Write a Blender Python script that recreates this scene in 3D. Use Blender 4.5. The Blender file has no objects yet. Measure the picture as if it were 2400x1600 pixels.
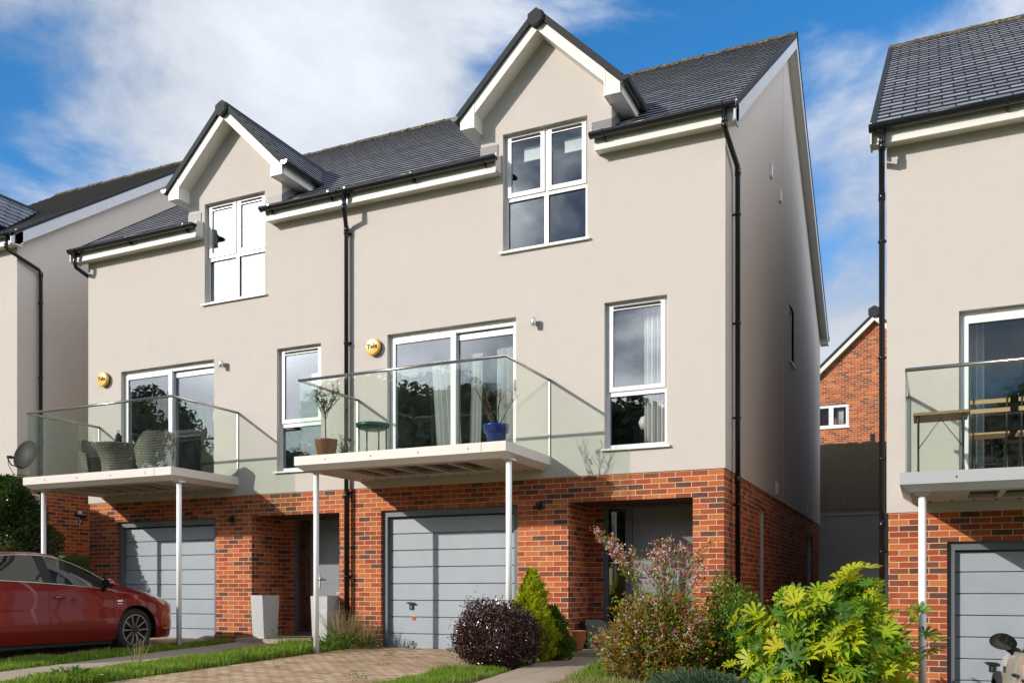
import bpy, math, random
import numpy as np
from mathutils import Vector, Matrix
R = math.radians
C = bpy.context.scene.collection
random.seed(7); rng = np.random.default_rng(7)
sc = bpy.context.scene

# ------------------------------------------------------------------ camera
cam = bpy.data.cameras.new('camera'); cam.sensor_width = 36; cam.lens = 31.77
cam.shift_y = 0.24317; cam.clip_end = 3000; cam.clip_start = 0.05
co = bpy.data.objects.new('camera', cam); C.objects.link(co)
co.location = (0, -12.14, 0.92); co.rotation_euler = (R(90), 0, R(24.766)); sc.camera = co

# ------------------------------------------------------------------ sun
SUN = Vector((-.818, -1.0, .556)).normalized()          # towards the sun
sl = bpy.data.lights.new('sun', 'SUN'); sl.energy = 4.55; sl.angle = R(.5); sl.color = (1, .93, .83)
so = bpy.data.objects.new('sun', sl); C.objects.link(so)
so.rotation_euler = SUN.to_track_quat('Z', 'Y').to_euler()

# ------------------------------------------------------------------ world: sky with clouds
W = bpy.data.worlds.new('World'); sc.world = W; W.use_nodes = True
nt = W.node_tree; nt.nodes.clear(); L = nt.links.new
def N(t, **k):
    n = nt.nodes.new(t)
    for a, b in k.items(): setattr(n, a, b)
    return n
def m(op, a, b=None, c=None, clamp=False):
    n = N('ShaderNodeMath', operation=op, use_clamp=clamp)
    for i, v in enumerate((a, b, c)):
        if v is None: continue
        if isinstance(v, (int, float)): n.inputs[i].default_value = v
        else: L(v, n.inputs[i])
    return n.outputs[0]
out = N('ShaderNodeOutputWorld'); bg = N('ShaderNodeBackground'); bg.inputs[1].default_value = .1
sky = N('ShaderNodeTexSky', sky_type='NISHITA'); sky.sun_disc = False
sky.sun_elevation = math.asin(SUN.z); sky.sun_rotation = math.atan2(SUN.x, SUN.y)
sky.air_density = 1.0; sky.dust_density = .3; sky.ozone_density = 3.0
hsv = N('ShaderNodeHueSaturation'); hsv.inputs['Saturation'].default_value = 1.32; hsv.inputs['Value'].default_value = 1.55
L(sky.outputs[0], hsv.inputs['Color'])
tc = N('ShaderNodeTexCoord'); D = tc.outputs['Generated']
def dot(v):
    n = N('ShaderNodeVectorMath', operation='DOT_PRODUCT'); L(D, n.inputs[0]); n.inputs[1].default_value = Vector(v).normalized(); return n.outputs['Value']
def smask(v, a_in, a_out):
    n = N('ShaderNodeMapRange', interpolation_type='SMOOTHSTEP'); L(dot(v), n.inputs[0])
    n.inputs[1].default_value = math.cos(R(a_out)); n.inputs[2].default_value = math.cos(R(a_in)); return n.outputs[0]
mp = N('ShaderNodeMapping'); L(D, mp.inputs[0]); mp.inputs['Scale'].default_value = (1, 1, 1.9); mp.inputs['Rotation'].default_value = (.25, .35, .2)
n1 = N('ShaderNodeTexNoise'); L(mp.outputs[0], n1.inputs['Vector']); n1.inputs['Scale'].default_value = 3.4; n1.inputs['Detail'].default_value = 9; n1.inputs['Roughness'].default_value = .56; n1.inputs['Distortion'].default_value = .35
n2 = N('ShaderNodeTexNoise'); L(mp.outputs[0], n2.inputs['Vector']); n2.inputs['Scale'].default_value = 1.6; n2.inputs['Detail'].default_value = 4
dens = m('SUBTRACT', m('MULTIPLY', n1.outputs[0], 2.1), .43)
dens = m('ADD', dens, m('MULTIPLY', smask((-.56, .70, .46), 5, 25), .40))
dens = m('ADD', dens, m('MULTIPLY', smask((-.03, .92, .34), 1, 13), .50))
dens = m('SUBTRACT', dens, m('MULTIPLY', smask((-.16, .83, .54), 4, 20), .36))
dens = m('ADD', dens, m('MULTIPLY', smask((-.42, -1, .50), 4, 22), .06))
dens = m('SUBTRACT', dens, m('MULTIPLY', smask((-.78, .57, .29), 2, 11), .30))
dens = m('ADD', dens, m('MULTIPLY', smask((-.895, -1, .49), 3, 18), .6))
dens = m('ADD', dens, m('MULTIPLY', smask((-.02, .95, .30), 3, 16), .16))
glow = m('ADD', m('MULTIPLY', m('POWER', smask(SUN, 0, 40), 2.0), 4.0), 0.0)
val = m('MULTIPLY', m('ADD', m('MULTIPLY', n2.outputs[0], 6.5), 4.4), m('ADD', m('MULTIPLY', m('SUBTRACT', n1.outputs[0], .5), 1.5), 1.0))
val = m('ADD', val, glow)
front = N('ShaderNodeMapRange', interpolation_type='SMOOTHSTEP'); L(dot((.42, .90, .1)), front.inputs[0]); front.inputs[1].default_value = -.25; front.inputs[2].default_value = .35
val = m('MULTIPLY', val, m('ADD', m('MULTIPLY', front.outputs[0], .45), .55))
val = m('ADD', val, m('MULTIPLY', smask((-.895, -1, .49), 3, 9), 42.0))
L(m('ADD', m('MULTIPLY', front.outputs[0], 1.35), .75), hsv.inputs['Value'])
dens = m('ADD', dens, m('MULTIPLY', smask((.95, .05, .55), 10, 55), .6))  # bright cloud out of view at the right, added to fill the shaded gable
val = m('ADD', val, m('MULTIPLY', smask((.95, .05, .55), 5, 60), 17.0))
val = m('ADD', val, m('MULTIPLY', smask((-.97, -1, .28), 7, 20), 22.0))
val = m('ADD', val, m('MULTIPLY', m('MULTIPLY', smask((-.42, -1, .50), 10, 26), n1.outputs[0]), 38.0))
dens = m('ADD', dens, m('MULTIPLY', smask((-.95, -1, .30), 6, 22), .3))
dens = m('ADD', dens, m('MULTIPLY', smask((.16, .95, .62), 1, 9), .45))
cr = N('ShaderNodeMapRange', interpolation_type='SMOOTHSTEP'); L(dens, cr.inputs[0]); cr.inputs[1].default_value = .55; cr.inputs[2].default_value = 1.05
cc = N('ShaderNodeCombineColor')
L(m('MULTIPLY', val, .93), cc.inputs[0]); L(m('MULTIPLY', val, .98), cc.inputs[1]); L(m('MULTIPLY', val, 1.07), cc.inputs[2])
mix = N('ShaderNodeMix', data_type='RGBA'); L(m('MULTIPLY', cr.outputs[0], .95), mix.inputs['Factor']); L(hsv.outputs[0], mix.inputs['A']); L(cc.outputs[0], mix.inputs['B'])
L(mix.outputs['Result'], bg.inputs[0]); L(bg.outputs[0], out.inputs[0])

sc.view_settings.view_transform = 'Standard'; sc.view_settings.look = 'None'; sc.view_settings.exposure = 0.0; sc.view_settings.gamma = 1
sc.cycles.max_bounces = 8; sc.cycles.transparent_max_bounces = 16
sc.cycles.caustics_reflective = False; sc.cycles.caustics_refractive = False

# ------------------------------------------------------------------ material helpers
class MT:
    def __init__(s, name):
        s.m = bpy.data.materials.new(name); s.m.use_nodes = True; s.nt = s.m.node_tree
        s.p = s.nt.nodes['Principled BSDF']; s.o = s.nt.nodes['Material Output']
    def n(s, t, **k):
        x = s.nt.nodes.new(t)
        for a, b in k.items():
            if a.startswith('i_'): x.inputs[a[2:].replace('_', ' ')].default_value = b
            else: setattr(x, a, b)
        return x
    def l(s, a, b): s.nt.links.new(a, b)
    def set(s, **k):
        for a, b in k.items(): s.p.inputs[a.replace('_', ' ')].default_value = b
    def pos(s): return s.n('ShaderNodeNewGeometry').outputs['Position']
    def ramp(s, fac, stops, interp='LINEAR'):
        r = s.n('ShaderNodeValToRGB'); r.color_ramp.interpolation = interp
        e = r.color_ramp.elements
        while len(e) < len(stops): e.new(.5)
        for i, (p, c) in enumerate(stops): e[i].position = p; e[i].color = (*c, 1)
        s.l(fac, r.inputs[0]); return r.outputs[0]
    def noise(s, vec, scale, detail=4, rough=.5):
        x = s.n('ShaderNodeTexNoise'); x.inputs['Scale'].default_value = scale; x.inputs['Detail'].default_value = detail; x.inputs['Roughness'].default_value = rough
        if vec is not None: s.l(vec, x.inputs['Vector'])
        return x.outputs[0]
    def math(s, op, a, b=None, clamp=False):
        x = s.n('ShaderNodeMath', operation=op, use_clamp=clamp)
        for i, v in enumerate((a, b)):
            if v is None: continue
            if isinstance(v, (int, float)): x.inputs[i].default_value = v
            else: s.l(v, x.inputs[i])
        return x.outputs[0]
    def mix(s, fac, a, b, mode='MIX'):
        x = s.n('ShaderNodeMix', data_type='RGBA', blend_type=mode)
        for k, v in (('Factor', fac), ('A', a), ('B', b)):
            if isinstance(v, (int, float)): x.inputs[k].default_value = v
            elif isinstance(v, tuple): x.inputs[k].default_value = (*v, 1)
            else: s.l(v, x.inputs[k])
        return x.outputs['Result']
    def col(s, c):
        if isinstance(c, tuple): s.p.inputs['Base Color'].default_value = (*c, 1)
        else: s.l(c, s.p.inputs['Base Color'])
    def bump(s, h, strength=.3, dist=.01):
        b = s.n('ShaderNodeBump'); b.inputs['Strength'].default_value = strength; b.inputs['Distance'].default_value = dist
        s.l(h, b.inputs['Height']); s.l(b.outputs[0], s.p.inputs['Normal'])

def simple(name, col, rough=.5, metal=0, spec=.5, var=0., scale=8, coat=0, bump=0., bscale=60):
    t = MT(name); t.set(Roughness=rough, Metallic=metal); t.p.inputs['Specular IOR Level'].default_value = spec
    if coat: t.p.inputs['Coat Weight'].default_value = coat; t.p.inputs['Coat Roughness'].default_value = .03
    if var:
        f = t.noise(t.pos(), scale, 6, .6)
        t.col(t.mix(t.math('MULTIPLY', f, var), col, tuple(x * .45 for x in col)))
    else: t.col(col)
    if bump: t.bump(t.noise(t.pos(), bscale, 3), bump, .01)
    return t.m

def wallvec(t):
    """(along, up) coordinates on any vertical wall"""
    g = t.n('ShaderNodeNewGeometry'); sp = t.n('ShaderNodeSeparateXYZ'); t.l(g.outputs['Position'], sp.inputs[0])
    sn = t.n('ShaderNodeSeparateXYZ'); t.l(g.outputs['True Normal'], sn.inputs[0])
    f = t.math('GREATER_THAN', t.math('ABSOLUTE', sn.outputs[0]), .6)
    a = t.n('ShaderNodeMix', data_type='FLOAT'); t.l(f, a.inputs['Factor']); t.l(sp.outputs[0], a.inputs['A']); t.l(sp.outputs[1], a.inputs['B'])
    c = t.n('ShaderNodeCombineXYZ'); t.l(a.outputs['Result'], c.inputs[0]); t.l(sp.outputs[2], c.inputs[1])
    return c.outputs[0]

def brick_mat():
    t = MT('brickwork'); v = wallvec(t)
    b = t.n('ShaderNodeTexBrick', offset=.5); t.l(v, b.inputs['Vector'])
    for k, x in (('Scale', 1), ('Mortar Size', .0048), ('Mortar Smooth', .15), ('Bias', 0), ('Brick Width', .225), ('Row Height', .075)): b.inputs[k].default_value = x
    b.inputs['Color1'].default_value = (0, 0, 0, 1); b.inputs['Color2'].default_value = (1, 1, 1, 1); b.inputs['Mortar'].default_value = (.5, .5, .5, 1)
    c = t.ramp(b.outputs['Color'], [(0, (.050, .026, .030)), (.13, (.105, .040, .036)), (.22, (.24, .047, .022)), (.45, (.37, .062, .022)), (.72, (.50, .100, .028)), (.9, (.58, .18, .055)), (1, (.46, .115, .04))])
    pn = t.noise(t.pos(), 38, 4, .65)
    c = t.mix(t.math('MULTIPLY', pn, .75), c, t.mix(.5, c, (.10, .035, .03)))
    big = t.noise(t.pos(), .9, 3)
    c = t.mix(t.math('MULTIPLY', big, .25), c, (.42, .17, .08))
    sp = t.n('ShaderNodeSeparateXYZ'); t.l(t.pos(), sp.inputs[0])
    bl = t.n('ShaderNodeMapRange'); t.l(t.noise(t.pos(), 2.4, 7, .7), bl.inputs[0]); bl.inputs[1].default_value = .55; bl.inputs[2].default_value = .78
    c = t.mix(t.math('MULTIPLY', bl.outputs[0], .30), c, (.52, .36, .24))
    mort = t.mix(t.noise(t.pos(), 14, 3), (.56, .40, .23), (.68, .51, .32))
    fc = t.mix(b.outputs['Fac'], c, mort)
    t.col(fc); t.set(Roughness=.85); t.p.inputs['Specular IOR Level'].default_value = .25
    h = t.math('ADD', t.math('MULTIPLY', b.outputs['Fac'], -1.0), t.math('MULTIPLY', pn, .35))
    t.bump(h, .6, .006)
    return t.m

def render_mat():
    t = MT('painted_render'); p = t.pos()
    big = t.noise(p, .7, 5, .6)
    st = t.n('ShaderNodeMapping'); st.inputs['Scale'].default_value = (3.0, 3.0, .25); t.l(p, st.inputs[0])
    streak = t.noise(st.outputs[0], 1.6, 5, .6)
    c = t.mix(big, (.568, .521, .484), (.532, .482, .441))
    rp = t.n('ShaderNodeMapRange'); t.l(streak, rp.inputs[0]); rp.inputs[1].default_value = .52; rp.inputs[2].default_value = .85
    c = t.mix(t.math('MULTIPLY', rp.outputs[0], .14), c, (.45, .40, .35))
    sp = t.noise(p, 55, 2, .5)
    mid = t.n('ShaderNodeMapRange'); t.l(t.noise(p, 4.5, 7, .7), mid.inputs[0]); mid.inputs[1].default_value = .48; mid.inputs[2].default_value = .8
    c = t.mix(t.math('MULTIPLY', mid.outputs[0], .30), c, (.44, .40, .37))
    c = t.mix(t.math('MULTIPLY', sp, .22), c, (.46, .42, .38))
    t.col(c); t.set(Roughness=.92); t.p.inputs['Specular IOR Level'].default_value = .15
    t.bump(t.noise(p, 140, 3, .6), .35, .006); return t.m

def slate_mat():
    t = MT('slate'); uv = t.n('ShaderNodeUVMap').outputs[0]
    b = t.n('ShaderNodeTexBrick', offset=.5); t.l(uv, b.inputs['Vector'])
    for k, x in (('Scale', 1), ('Mortar Size', .012), ('Mortar Smooth', 0), ('Bias', 0), ('Brick Width', .30), ('Row Height', .2459)): b.inputs[k].default_value = x
    b.inputs['Color1'].default_value = (.21, .215, .24, 1); b.inputs['Color2'].default_value = (.40, .405, .435, 1); b.inputs['Mortar'].default_value = (.012, .012, .014, 1)
    nz = t.noise(t.pos(), 5, 6, .65)
    c = t.mix(t.math('MULTIPLY', nz, .45), b.outputs['Color'], (.11, .11, .12))
    mo = t.n('ShaderNodeMapRange'); t.l(t.noise(t.pos(), 2.2, 6, .7), mo.inputs[0]); mo.inputs[1].default_value = .62; mo.inputs[2].default_value = .8
    c = t.mix(t.math('MULTIPLY', mo.outputs[0], .35), c, (.10, .10, .065))
    t.col(c); t.set(Roughness=.38); t.p.inputs['Specular IOR Level'].default_value = .5
    t.bump(t.math('ADD', t.math('MULTIPLY', b.outputs['Fac'], -1.), t.math('MULTIPLY', nz, .25)), .5, .006)
    return t.m

def lichen_mat():
    t = MT('ridge_clay'); n = t.noise(t.pos(), 16, 6, .7)
    t.col(t.ramp(n, [(.42, (.035, .032, .030)), (.54, (.085, .070, .045)), (.60, (.24, .16, .03)), (.72, (.36, .23, .045))])); t.set(Roughness=.95)
    t.bump(n, .7, .02); return t.m

def paver_mat():
    t = MT('block_paving'); g = t.pos()
    mpg = t.n('ShaderNodeMapping'); mpg.inputs['Rotation'].default_value = (0, 0, R(2)); t.l(g, mpg.inputs[0])
    b = t.n('ShaderNodeTexBrick', offset=.5); t.l(mpg.outputs[0], b.inputs['Vector'])
    for k, x in (('Scale', 1), ('Mortar Size', .009), ('Mortar Smooth', .2), ('Bias', 0), ('Brick Width', .2), ('Row Height', .1)): b.inputs[k].default_value = x
    b.inputs['Color1'].default_value = (0, 0, 0, 1); b.inputs['Color2'].default_value = (1, 1, 1, 1); b.inputs['Mortar'].default_value = (.5, .5, .5, 1)
    c = t.ramp(b.outputs['Color'], [(0, (.40, .24, .14)), (.25, (.55, .38, .24)), (.55, (.66, .49, .33)), (.85, (.56, .36, .23)), (1, (.42, .19, .12))])
    c = t.mix(t.math('MULTIPLY', t.noise(g, 30, 4), .4), c, (.2, .13, .08))
    c = t.mix(b.outputs['Fac'], c, (.085, .07, .03))
    mo = t.n('ShaderNodeMapRange'); t.l(t.noise(g, 1.1, 7, .68), mo.inputs[0]); mo.inputs[1].default_value = .48; mo.inputs[2].default_value = .72
    c = t.mix(t.math('MULTIPLY', mo.outputs[0], .75), c, (.19, .145, .035))
    t.col(c); t.set(Roughness=.9); t.bump(t.math('ADD', t.math('MULTIPLY', b.outputs['Fac'], -1.), t.noise(g, 5, 3)), .8, .012); return t.m

def slab_mat(name, c1, c2, size=.6):
    t = MT(name); g = t.pos()
    b = t.n('ShaderNodeTexBrick', offset=.0); t.l(g, b.inputs['Vector'])
    for k, x in (('Scale', 1), ('Mortar Size', .006), ('Mortar Smooth', .2), ('Bias', 0), ('Brick Width', size), ('Row Height', size)): b.inputs[k].default_value = x
    b.inputs['Color1'].default_value = (*c1, 1); b.inputs['Color2'].default_value = (*c2, 1); b.inputs['Mortar'].default_value = (.10, .08, .055, 1)
    n = t.noise(g, 3, 7, .7); fine = t.noise(g, 90, 3, .7)
    c = t.mix(t.math('MULTIPLY', n, .6), b.outputs['Color'], tuple(x * .5 for x in c1))
    c = t.mix(t.math('MULTIPLY', fine, .3), c, (.12, .1, .08))
    t.col(c); t.set(Roughness=.93); t.bump(t.math('SUBTRACT', t.math('MULTIPLY', fine, .4), b.outputs['Fac']), .5, .01); return t.m

def ground_mat():
    t = MT('soil_and_turf'); g = t.pos()
    n = t.noise(g, 4, 7, .7)
    t.col(t.ramp(n, [(.3, (.07, .06, .025)), (.46, (.10, .13, .025)), (.6, (.13, .20, .03)), (.75, (.20, .22, .05))])); t.set(Roughness=1.)
    t.bump(t.noise(g, 24, 5, .7), .8, .04); return t.m

def leaf_mat(name, stops, trans=.35, rough=.4, spec=.4, wind=None):
    t = MT(name); ri = t.n('ShaderNodeNewGeometry').outputs['Random Per Island']
    c = t.ramp(ri, stops)
    c = t.mix(t.math('MULTIPLY', t.noise(t.pos(), 3.5, 3), .5), c, tuple(x * .6 for x in stops[0][1]))
    t.col(c); t.set(Roughness=rough); t.p.inputs['Specular IOR Level'].default_value = spec
    if trans:
        tr = t.n('ShaderNodeBsdfTranslucent'); t.l(c, tr.inputs[0])
        mx = t.n('ShaderNodeMixShader'); mx.inputs[0].default_value = trans
        t.l(t.p.outputs[0], mx.inputs[1]); t.l(tr.outputs[0], mx.inputs[2]); t.l(mx.outputs[0], t.o.inputs[0])
    return t.m

def glass_mat(name, tint=(.9, .93, .92), f0=.05, dirt=0.):
    """thin pane: fresnel reflection over a tinted see-through sheet"""
    t = MT(name); g_ = t.n('ShaderNodeNewGeometry'); dp = t.n('ShaderNodeVectorMath', operation='DOT_PRODUCT'); t.l(g_.outputs['Incoming'], dp.inputs[0]); t.l(g_.outputs['Normal'], dp.inputs[1])
    q5 = t.math('POWER', t.math('SUBTRACT', 1.0, t.math('ABSOLUTE', dp.outputs['Value']), clamp=True), 5.0)
    fres = t.math('ADD', t.math('MULTIPLY', q5, 1 - f0), f0)
    gl = t.n('ShaderNodeBsdfGlossy'); gl.inputs['Roughness'].default_value = 0.0; gl.inputs['Color'].default_value = (1, 1, 1, 1)
    tr = t.n('ShaderNodeBsdfTransparent'); tr.inputs[0].default_value = (*tint, 1)
    mx = t.n('ShaderNodeMixShader'); t.l(fres, mx.inputs[0])
    t.l(tr.outputs[0], mx.inputs[1]); t.l(gl.outputs[0], mx.inputs[2])
    last = mx.outputs[0]
    if dirt:
        df = t.n('ShaderNodeBsdfDiffuse'); df.inputs[0].default_value = (.6, .63, .6, 1)
        n = t.n('ShaderNodeMapRange'); t.l(t.noise(t.pos(), 6, 8, .75), n.inputs[0]); n.inputs[1].default_value = .42; n.inputs[2].default_value = .9; n.inputs[4].default_value = dirt
        m2 = t.n('ShaderNodeMixShader'); t.l(n.outputs[0], m2.inputs[0]); t.l(last, m2.inputs[1]); t.l(df.outputs[0], m2.inputs[2]); last = m2.outputs[0]
    t.l(last, t.o.inputs[0]); return t.m

def wood_mat(name, c1, c2, sc_=(2, 2, 30)):
    t = MT(name); mpg = t.n('ShaderNodeMapping'); mpg.inputs['Scale'].default_value = sc_; t.l(t.pos(), mpg.inputs[0])
    n = t.noise(mpg.outputs[0], 3, 6, .65); t.col(t.mix(n, c1, c2)); t.set(Roughness=.75); t.bump(n, .3, .004); return t.m

def door_grey(name, col):
    t = MT(name); mpg = t.n('ShaderNodeMapping'); mpg.inputs['Scale'].default_value = (3, 3, 60); t.l(t.pos(), mpg.inputs[0])
    n = t.noise(mpg.outputs[0], 5, 5, .65); dn = t.n('ShaderNodeMapRange'); t.l(t.noise(t.pos(), 2.6, 6, .65), dn.inputs[0]); dn.inputs[1].default_value = .42; dn.inputs[2].default_value = .85; t.col(t.mix(t.math('MULTIPLY', dn.outputs[0], .45), col, tuple(x * .72 for x in col))); t.set(Roughness=.42); t.bump(n, .35, .004); return t.m

def wicker_mat():
    t = MT('wicker'); tcn = t.n('ShaderNodeUVMap').outputs[0]
    w1 = t.n('ShaderNodeTexBrick', offset=.5); t.l(tcn, w1.inputs['Vector'])
    for k, x in (('Scale', 1), ('Mortar Size', .007), ('Mortar Smooth', .4), ('Brick Width', .056), ('Row Height', .028)): w1.inputs[k].default_value = x
    w1.inputs['Color1'].default_value = (.24, .22, .17, 1); w1.inputs['Color2'].default_value = (.37, .34, .27, 1); w1.inputs['Mortar'].default_value = (.03, .028, .022, 1)
    t.col(w1.outputs['Color']); t.set(Roughness=.6); t.bump(t.math('MULTIPLY', w1.outputs['Fac'], -1.), .9, .01); return t.m

def stone_mat():
    t = MT('split_stone'); mpg = t.n('ShaderNodeMapping'); mpg.inputs['Scale'].default_value = (9, 9, 34); t.l(t.pos(), mpg.inputs[0])
    n = t.noise(mpg.outputs[0], 2.2, 6, .7); t.col(t.mix(n, (.52, .52, .53), (.70, .70, .70))); t.set(Roughness=.9); t.bump(n, 1.0, .03); return t.m

def curtain_mat():
    t = MT('curtain_cloth'); t.col((.92, .91, .88)); t.set(Roughness=.9)
    tr = t.n('ShaderNodeBsdfTranslucent'); tr.inputs[0].default_value = (.7, .69, .66, 1)
    mx = t.n('ShaderNodeMixShader'); mx.inputs[0].default_value = .3
    t.l(t.p.outputs[0], mx.inputs[1]); t.l(tr.outputs[0], mx.inputs[2]); t.l(mx.outputs[0], t.o.inputs[0]); return t.m

M = dict(
    render=render_mat(), brick=brick_mat(), slate=slate_mat(), ridge=lichen_mat(),
    upvc=simple('white_upvc', (.80, .80, .80), .32, var=.06, scale=3), board=simple('white_trim_board', (.76, .73, .67), .45, var=.22, scale=5),
    verge=simple('grey_white_verge_board', (.62, .64, .68), .45, var=.45, scale=7),
    pvc=simple('black_pvc', (.010, .011, .013), .22), pvcgrey=simple('charcoal_pvc', (.028, .031, .034), .7, spec=.2), seal=simple('black_seal', (.012, .012, .012), .6),
    lead=simple('lead_sheet', (.17, .165, .165), .5, var=.6, scale=14), glass=glass_mat('window_glass', (.94, .96, .965), .09, .008),
    bglass=glass_mat('balcony_glass', (.935, .972, .945), .035, .03), steel=simple('brushed_steel', (.55, .53, .50), .22, 1),
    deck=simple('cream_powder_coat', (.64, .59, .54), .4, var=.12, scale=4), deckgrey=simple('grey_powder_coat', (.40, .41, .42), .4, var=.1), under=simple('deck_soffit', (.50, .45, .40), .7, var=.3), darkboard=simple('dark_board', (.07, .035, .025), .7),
    post=simple('white_post_paint', (.78, .78, .78), .35), gdoor=door_grey('grey_door_skin', (.30, .338, .378)), gframe=simple('slate_grey_frame', (.115, .128, .145), .45), fdoor=door_grey('front_door_grey', (.17, .19, .21)),
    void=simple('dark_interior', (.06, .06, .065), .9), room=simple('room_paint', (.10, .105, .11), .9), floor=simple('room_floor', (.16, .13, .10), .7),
    curtain=curtain_mat(), blind=simple('blind_cloth', (.74, .74, .72), .8),
    yellow=simple('alarm_yellow', (.78, .43, .035), .35), black=simple('black_plastic', (.013, .013, .014), .6, spec=.3), white=simple('white_plastic', (.78, .78, .76), .35),
    silver=simple('satin_aluminium', (.58, .58, .57), .35, .9), paving=paver_mat(), slab=slab_mat('concrete_slab', (.44, .345, .255), (.50, .40, .30)), tarmac=simple('tarmac', (.055, .053, .05), .9, var=.5, scale=40, bump=.6, bscale=120), ground=ground_mat(),
    wicker=wicker_mat(), stone=stone_mat(), fence=wood_mat('weathered_fence', (.30, .22, .155), (.62, .48, .34), (9, 9, 1.2)), concrete=simple('grey_render', (.80, .77, .73), .9, var=.3, scale=2),
    bin=simple('green_bin_plastic', (.02, .16, .035), .5), terra=simple('terracotta_glaze', (.42, .13, .055), .28, var=.35, scale=12), bronze=simple('copper_brown_glaze', (.22, .085, .045), .3, var=.5, scale=16), bluepot=simple('blue_glaze', (.008, .03, .22), .25),
    greenpaint=simple('dark_green_paint', (.006, .075, .05), .35), tableslat=wood_mat('dark_acacia_slat', (.34, .21, .11), (.24, .14, .07)), slat=wood_mat('acacia_slat', (.55, .36, .19), (.42, .25, .12)), iron=simple('black_iron', (.012, .012, .013), .5), bark=simple('bark', (.10, .07, .045), .9, var=.5, scale=30), twig=simple('twig', (.075, .045, .032), .85), soil=simple('potting_soil', (.04, .028, .018), 1.),
)
M['grass'] = leaf_mat('grass_blade', [(0, (.13, .28, .014)), (.5, (.21, .39, .022)), (.82, (.36, .46, .035)), (1, (.52, .43, .15))], .5, .5)
M['drygrass'] = leaf_mat('dry_grass', [(0, (.42, .33, .16)), (.6, (.30, .22, .10)), (1, (.20, .19, .06))], .3, .7)
M['purple'] = leaf_mat('purple_leaf', [(0, (.028, .010, .012)), (.55, (.065, .020, .022)), (.93, (.14, .045, .04)), (.97, (.22, .20, .05)), (1, (.30, .26, .07))], .12, .22, .6)
M['gold'] = leaf_mat('gold_conifer', [(0, (.36, .46, .012)), (.6, (.60, .66, .02)), (1, (.74, .72, .03))], .5, .6)
M['darkcon'] = leaf_mat('green_conifer', [(0, (.06, .13, .015)), (.6, (.12, .22, .02)), (1, (.20, .29, .03))], .25, .6)
M['jun'] = leaf_mat('juniper_spray', [(0, (.05, .10, .05)), (.6, (.09, .16, .08)), (1, (.16, .22, .11))], .25, .6)
M['abelia'] = leaf_mat('abelia_leaf', [(0, (.09, .17, .018)), (.40, (.20, .32, .026)), (.58, (.44, .44, .03)), (.72, (.46, .13, .035)), (1, (.58, .17, .07))], .4, .3)
M['sepal'] = leaf_mat('pink_sepal', [(0, (.52, .10, .08)), (.6, (.66, .18, .14)), (1, (.55, .15, .06))], .35, .6)
M['petal'] = leaf_mat('white_petal', [(0, (.80, .66, .68)), (1, (.85, .80, .80))], .35, .6)
M['green'] = leaf_mat('green_leaf', [(0, (.07, .16, .018)), (.6, (.14, .28, .028)), (1, (.25, .37, .04))], .35, .35)
M['lime'] = leaf_mat('lime_leaf', [(0, (.20, .28, .02)), (1, (.38, .36, .03))], .35, .35)
M['fatsia'] = leaf_mat('fatsia_leaf', [(0, (.05, .15, .012)), (.28, (.15, .33, .014)), (.5, (.44, .57, .018)), (.82, (.68, .70, .02)), (1, (.70, .62, .035))], .45, .42, .35)
M['laurel'] = leaf_mat('laurel_leaf', [(0, (.03, .075, .016)), (.6, (.065, .14, .025)), (.94, (.13, .23, .045)), (.97, (.42, .16, .09)), (1, (.50, .26, .16))], .2, .25, .6)
M['olive'] = leaf_mat('olive_leaf', [(0, (.035, .055, .03)), (1, (.085, .10, .055))], .2, .5)
M['deadleaf'] = leaf_mat('dead_leaf', [(0, (.16, .035, .015)), (1, (.26, .075, .03))], .3, .6)
M['lav'] = leaf_mat('lavender_stalk', [(0, (.22, .17, .12)), (.6, (.32, .26, .18)), (.85, (.17, .15, .08)), (1, (.20, .16, .20))], .2, .8)
M['treeleaf'] = leaf_mat('tree_leaf', [(0, (.08, .11, .05)), (1, (.16, .20, .08))], .35, .6)

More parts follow.
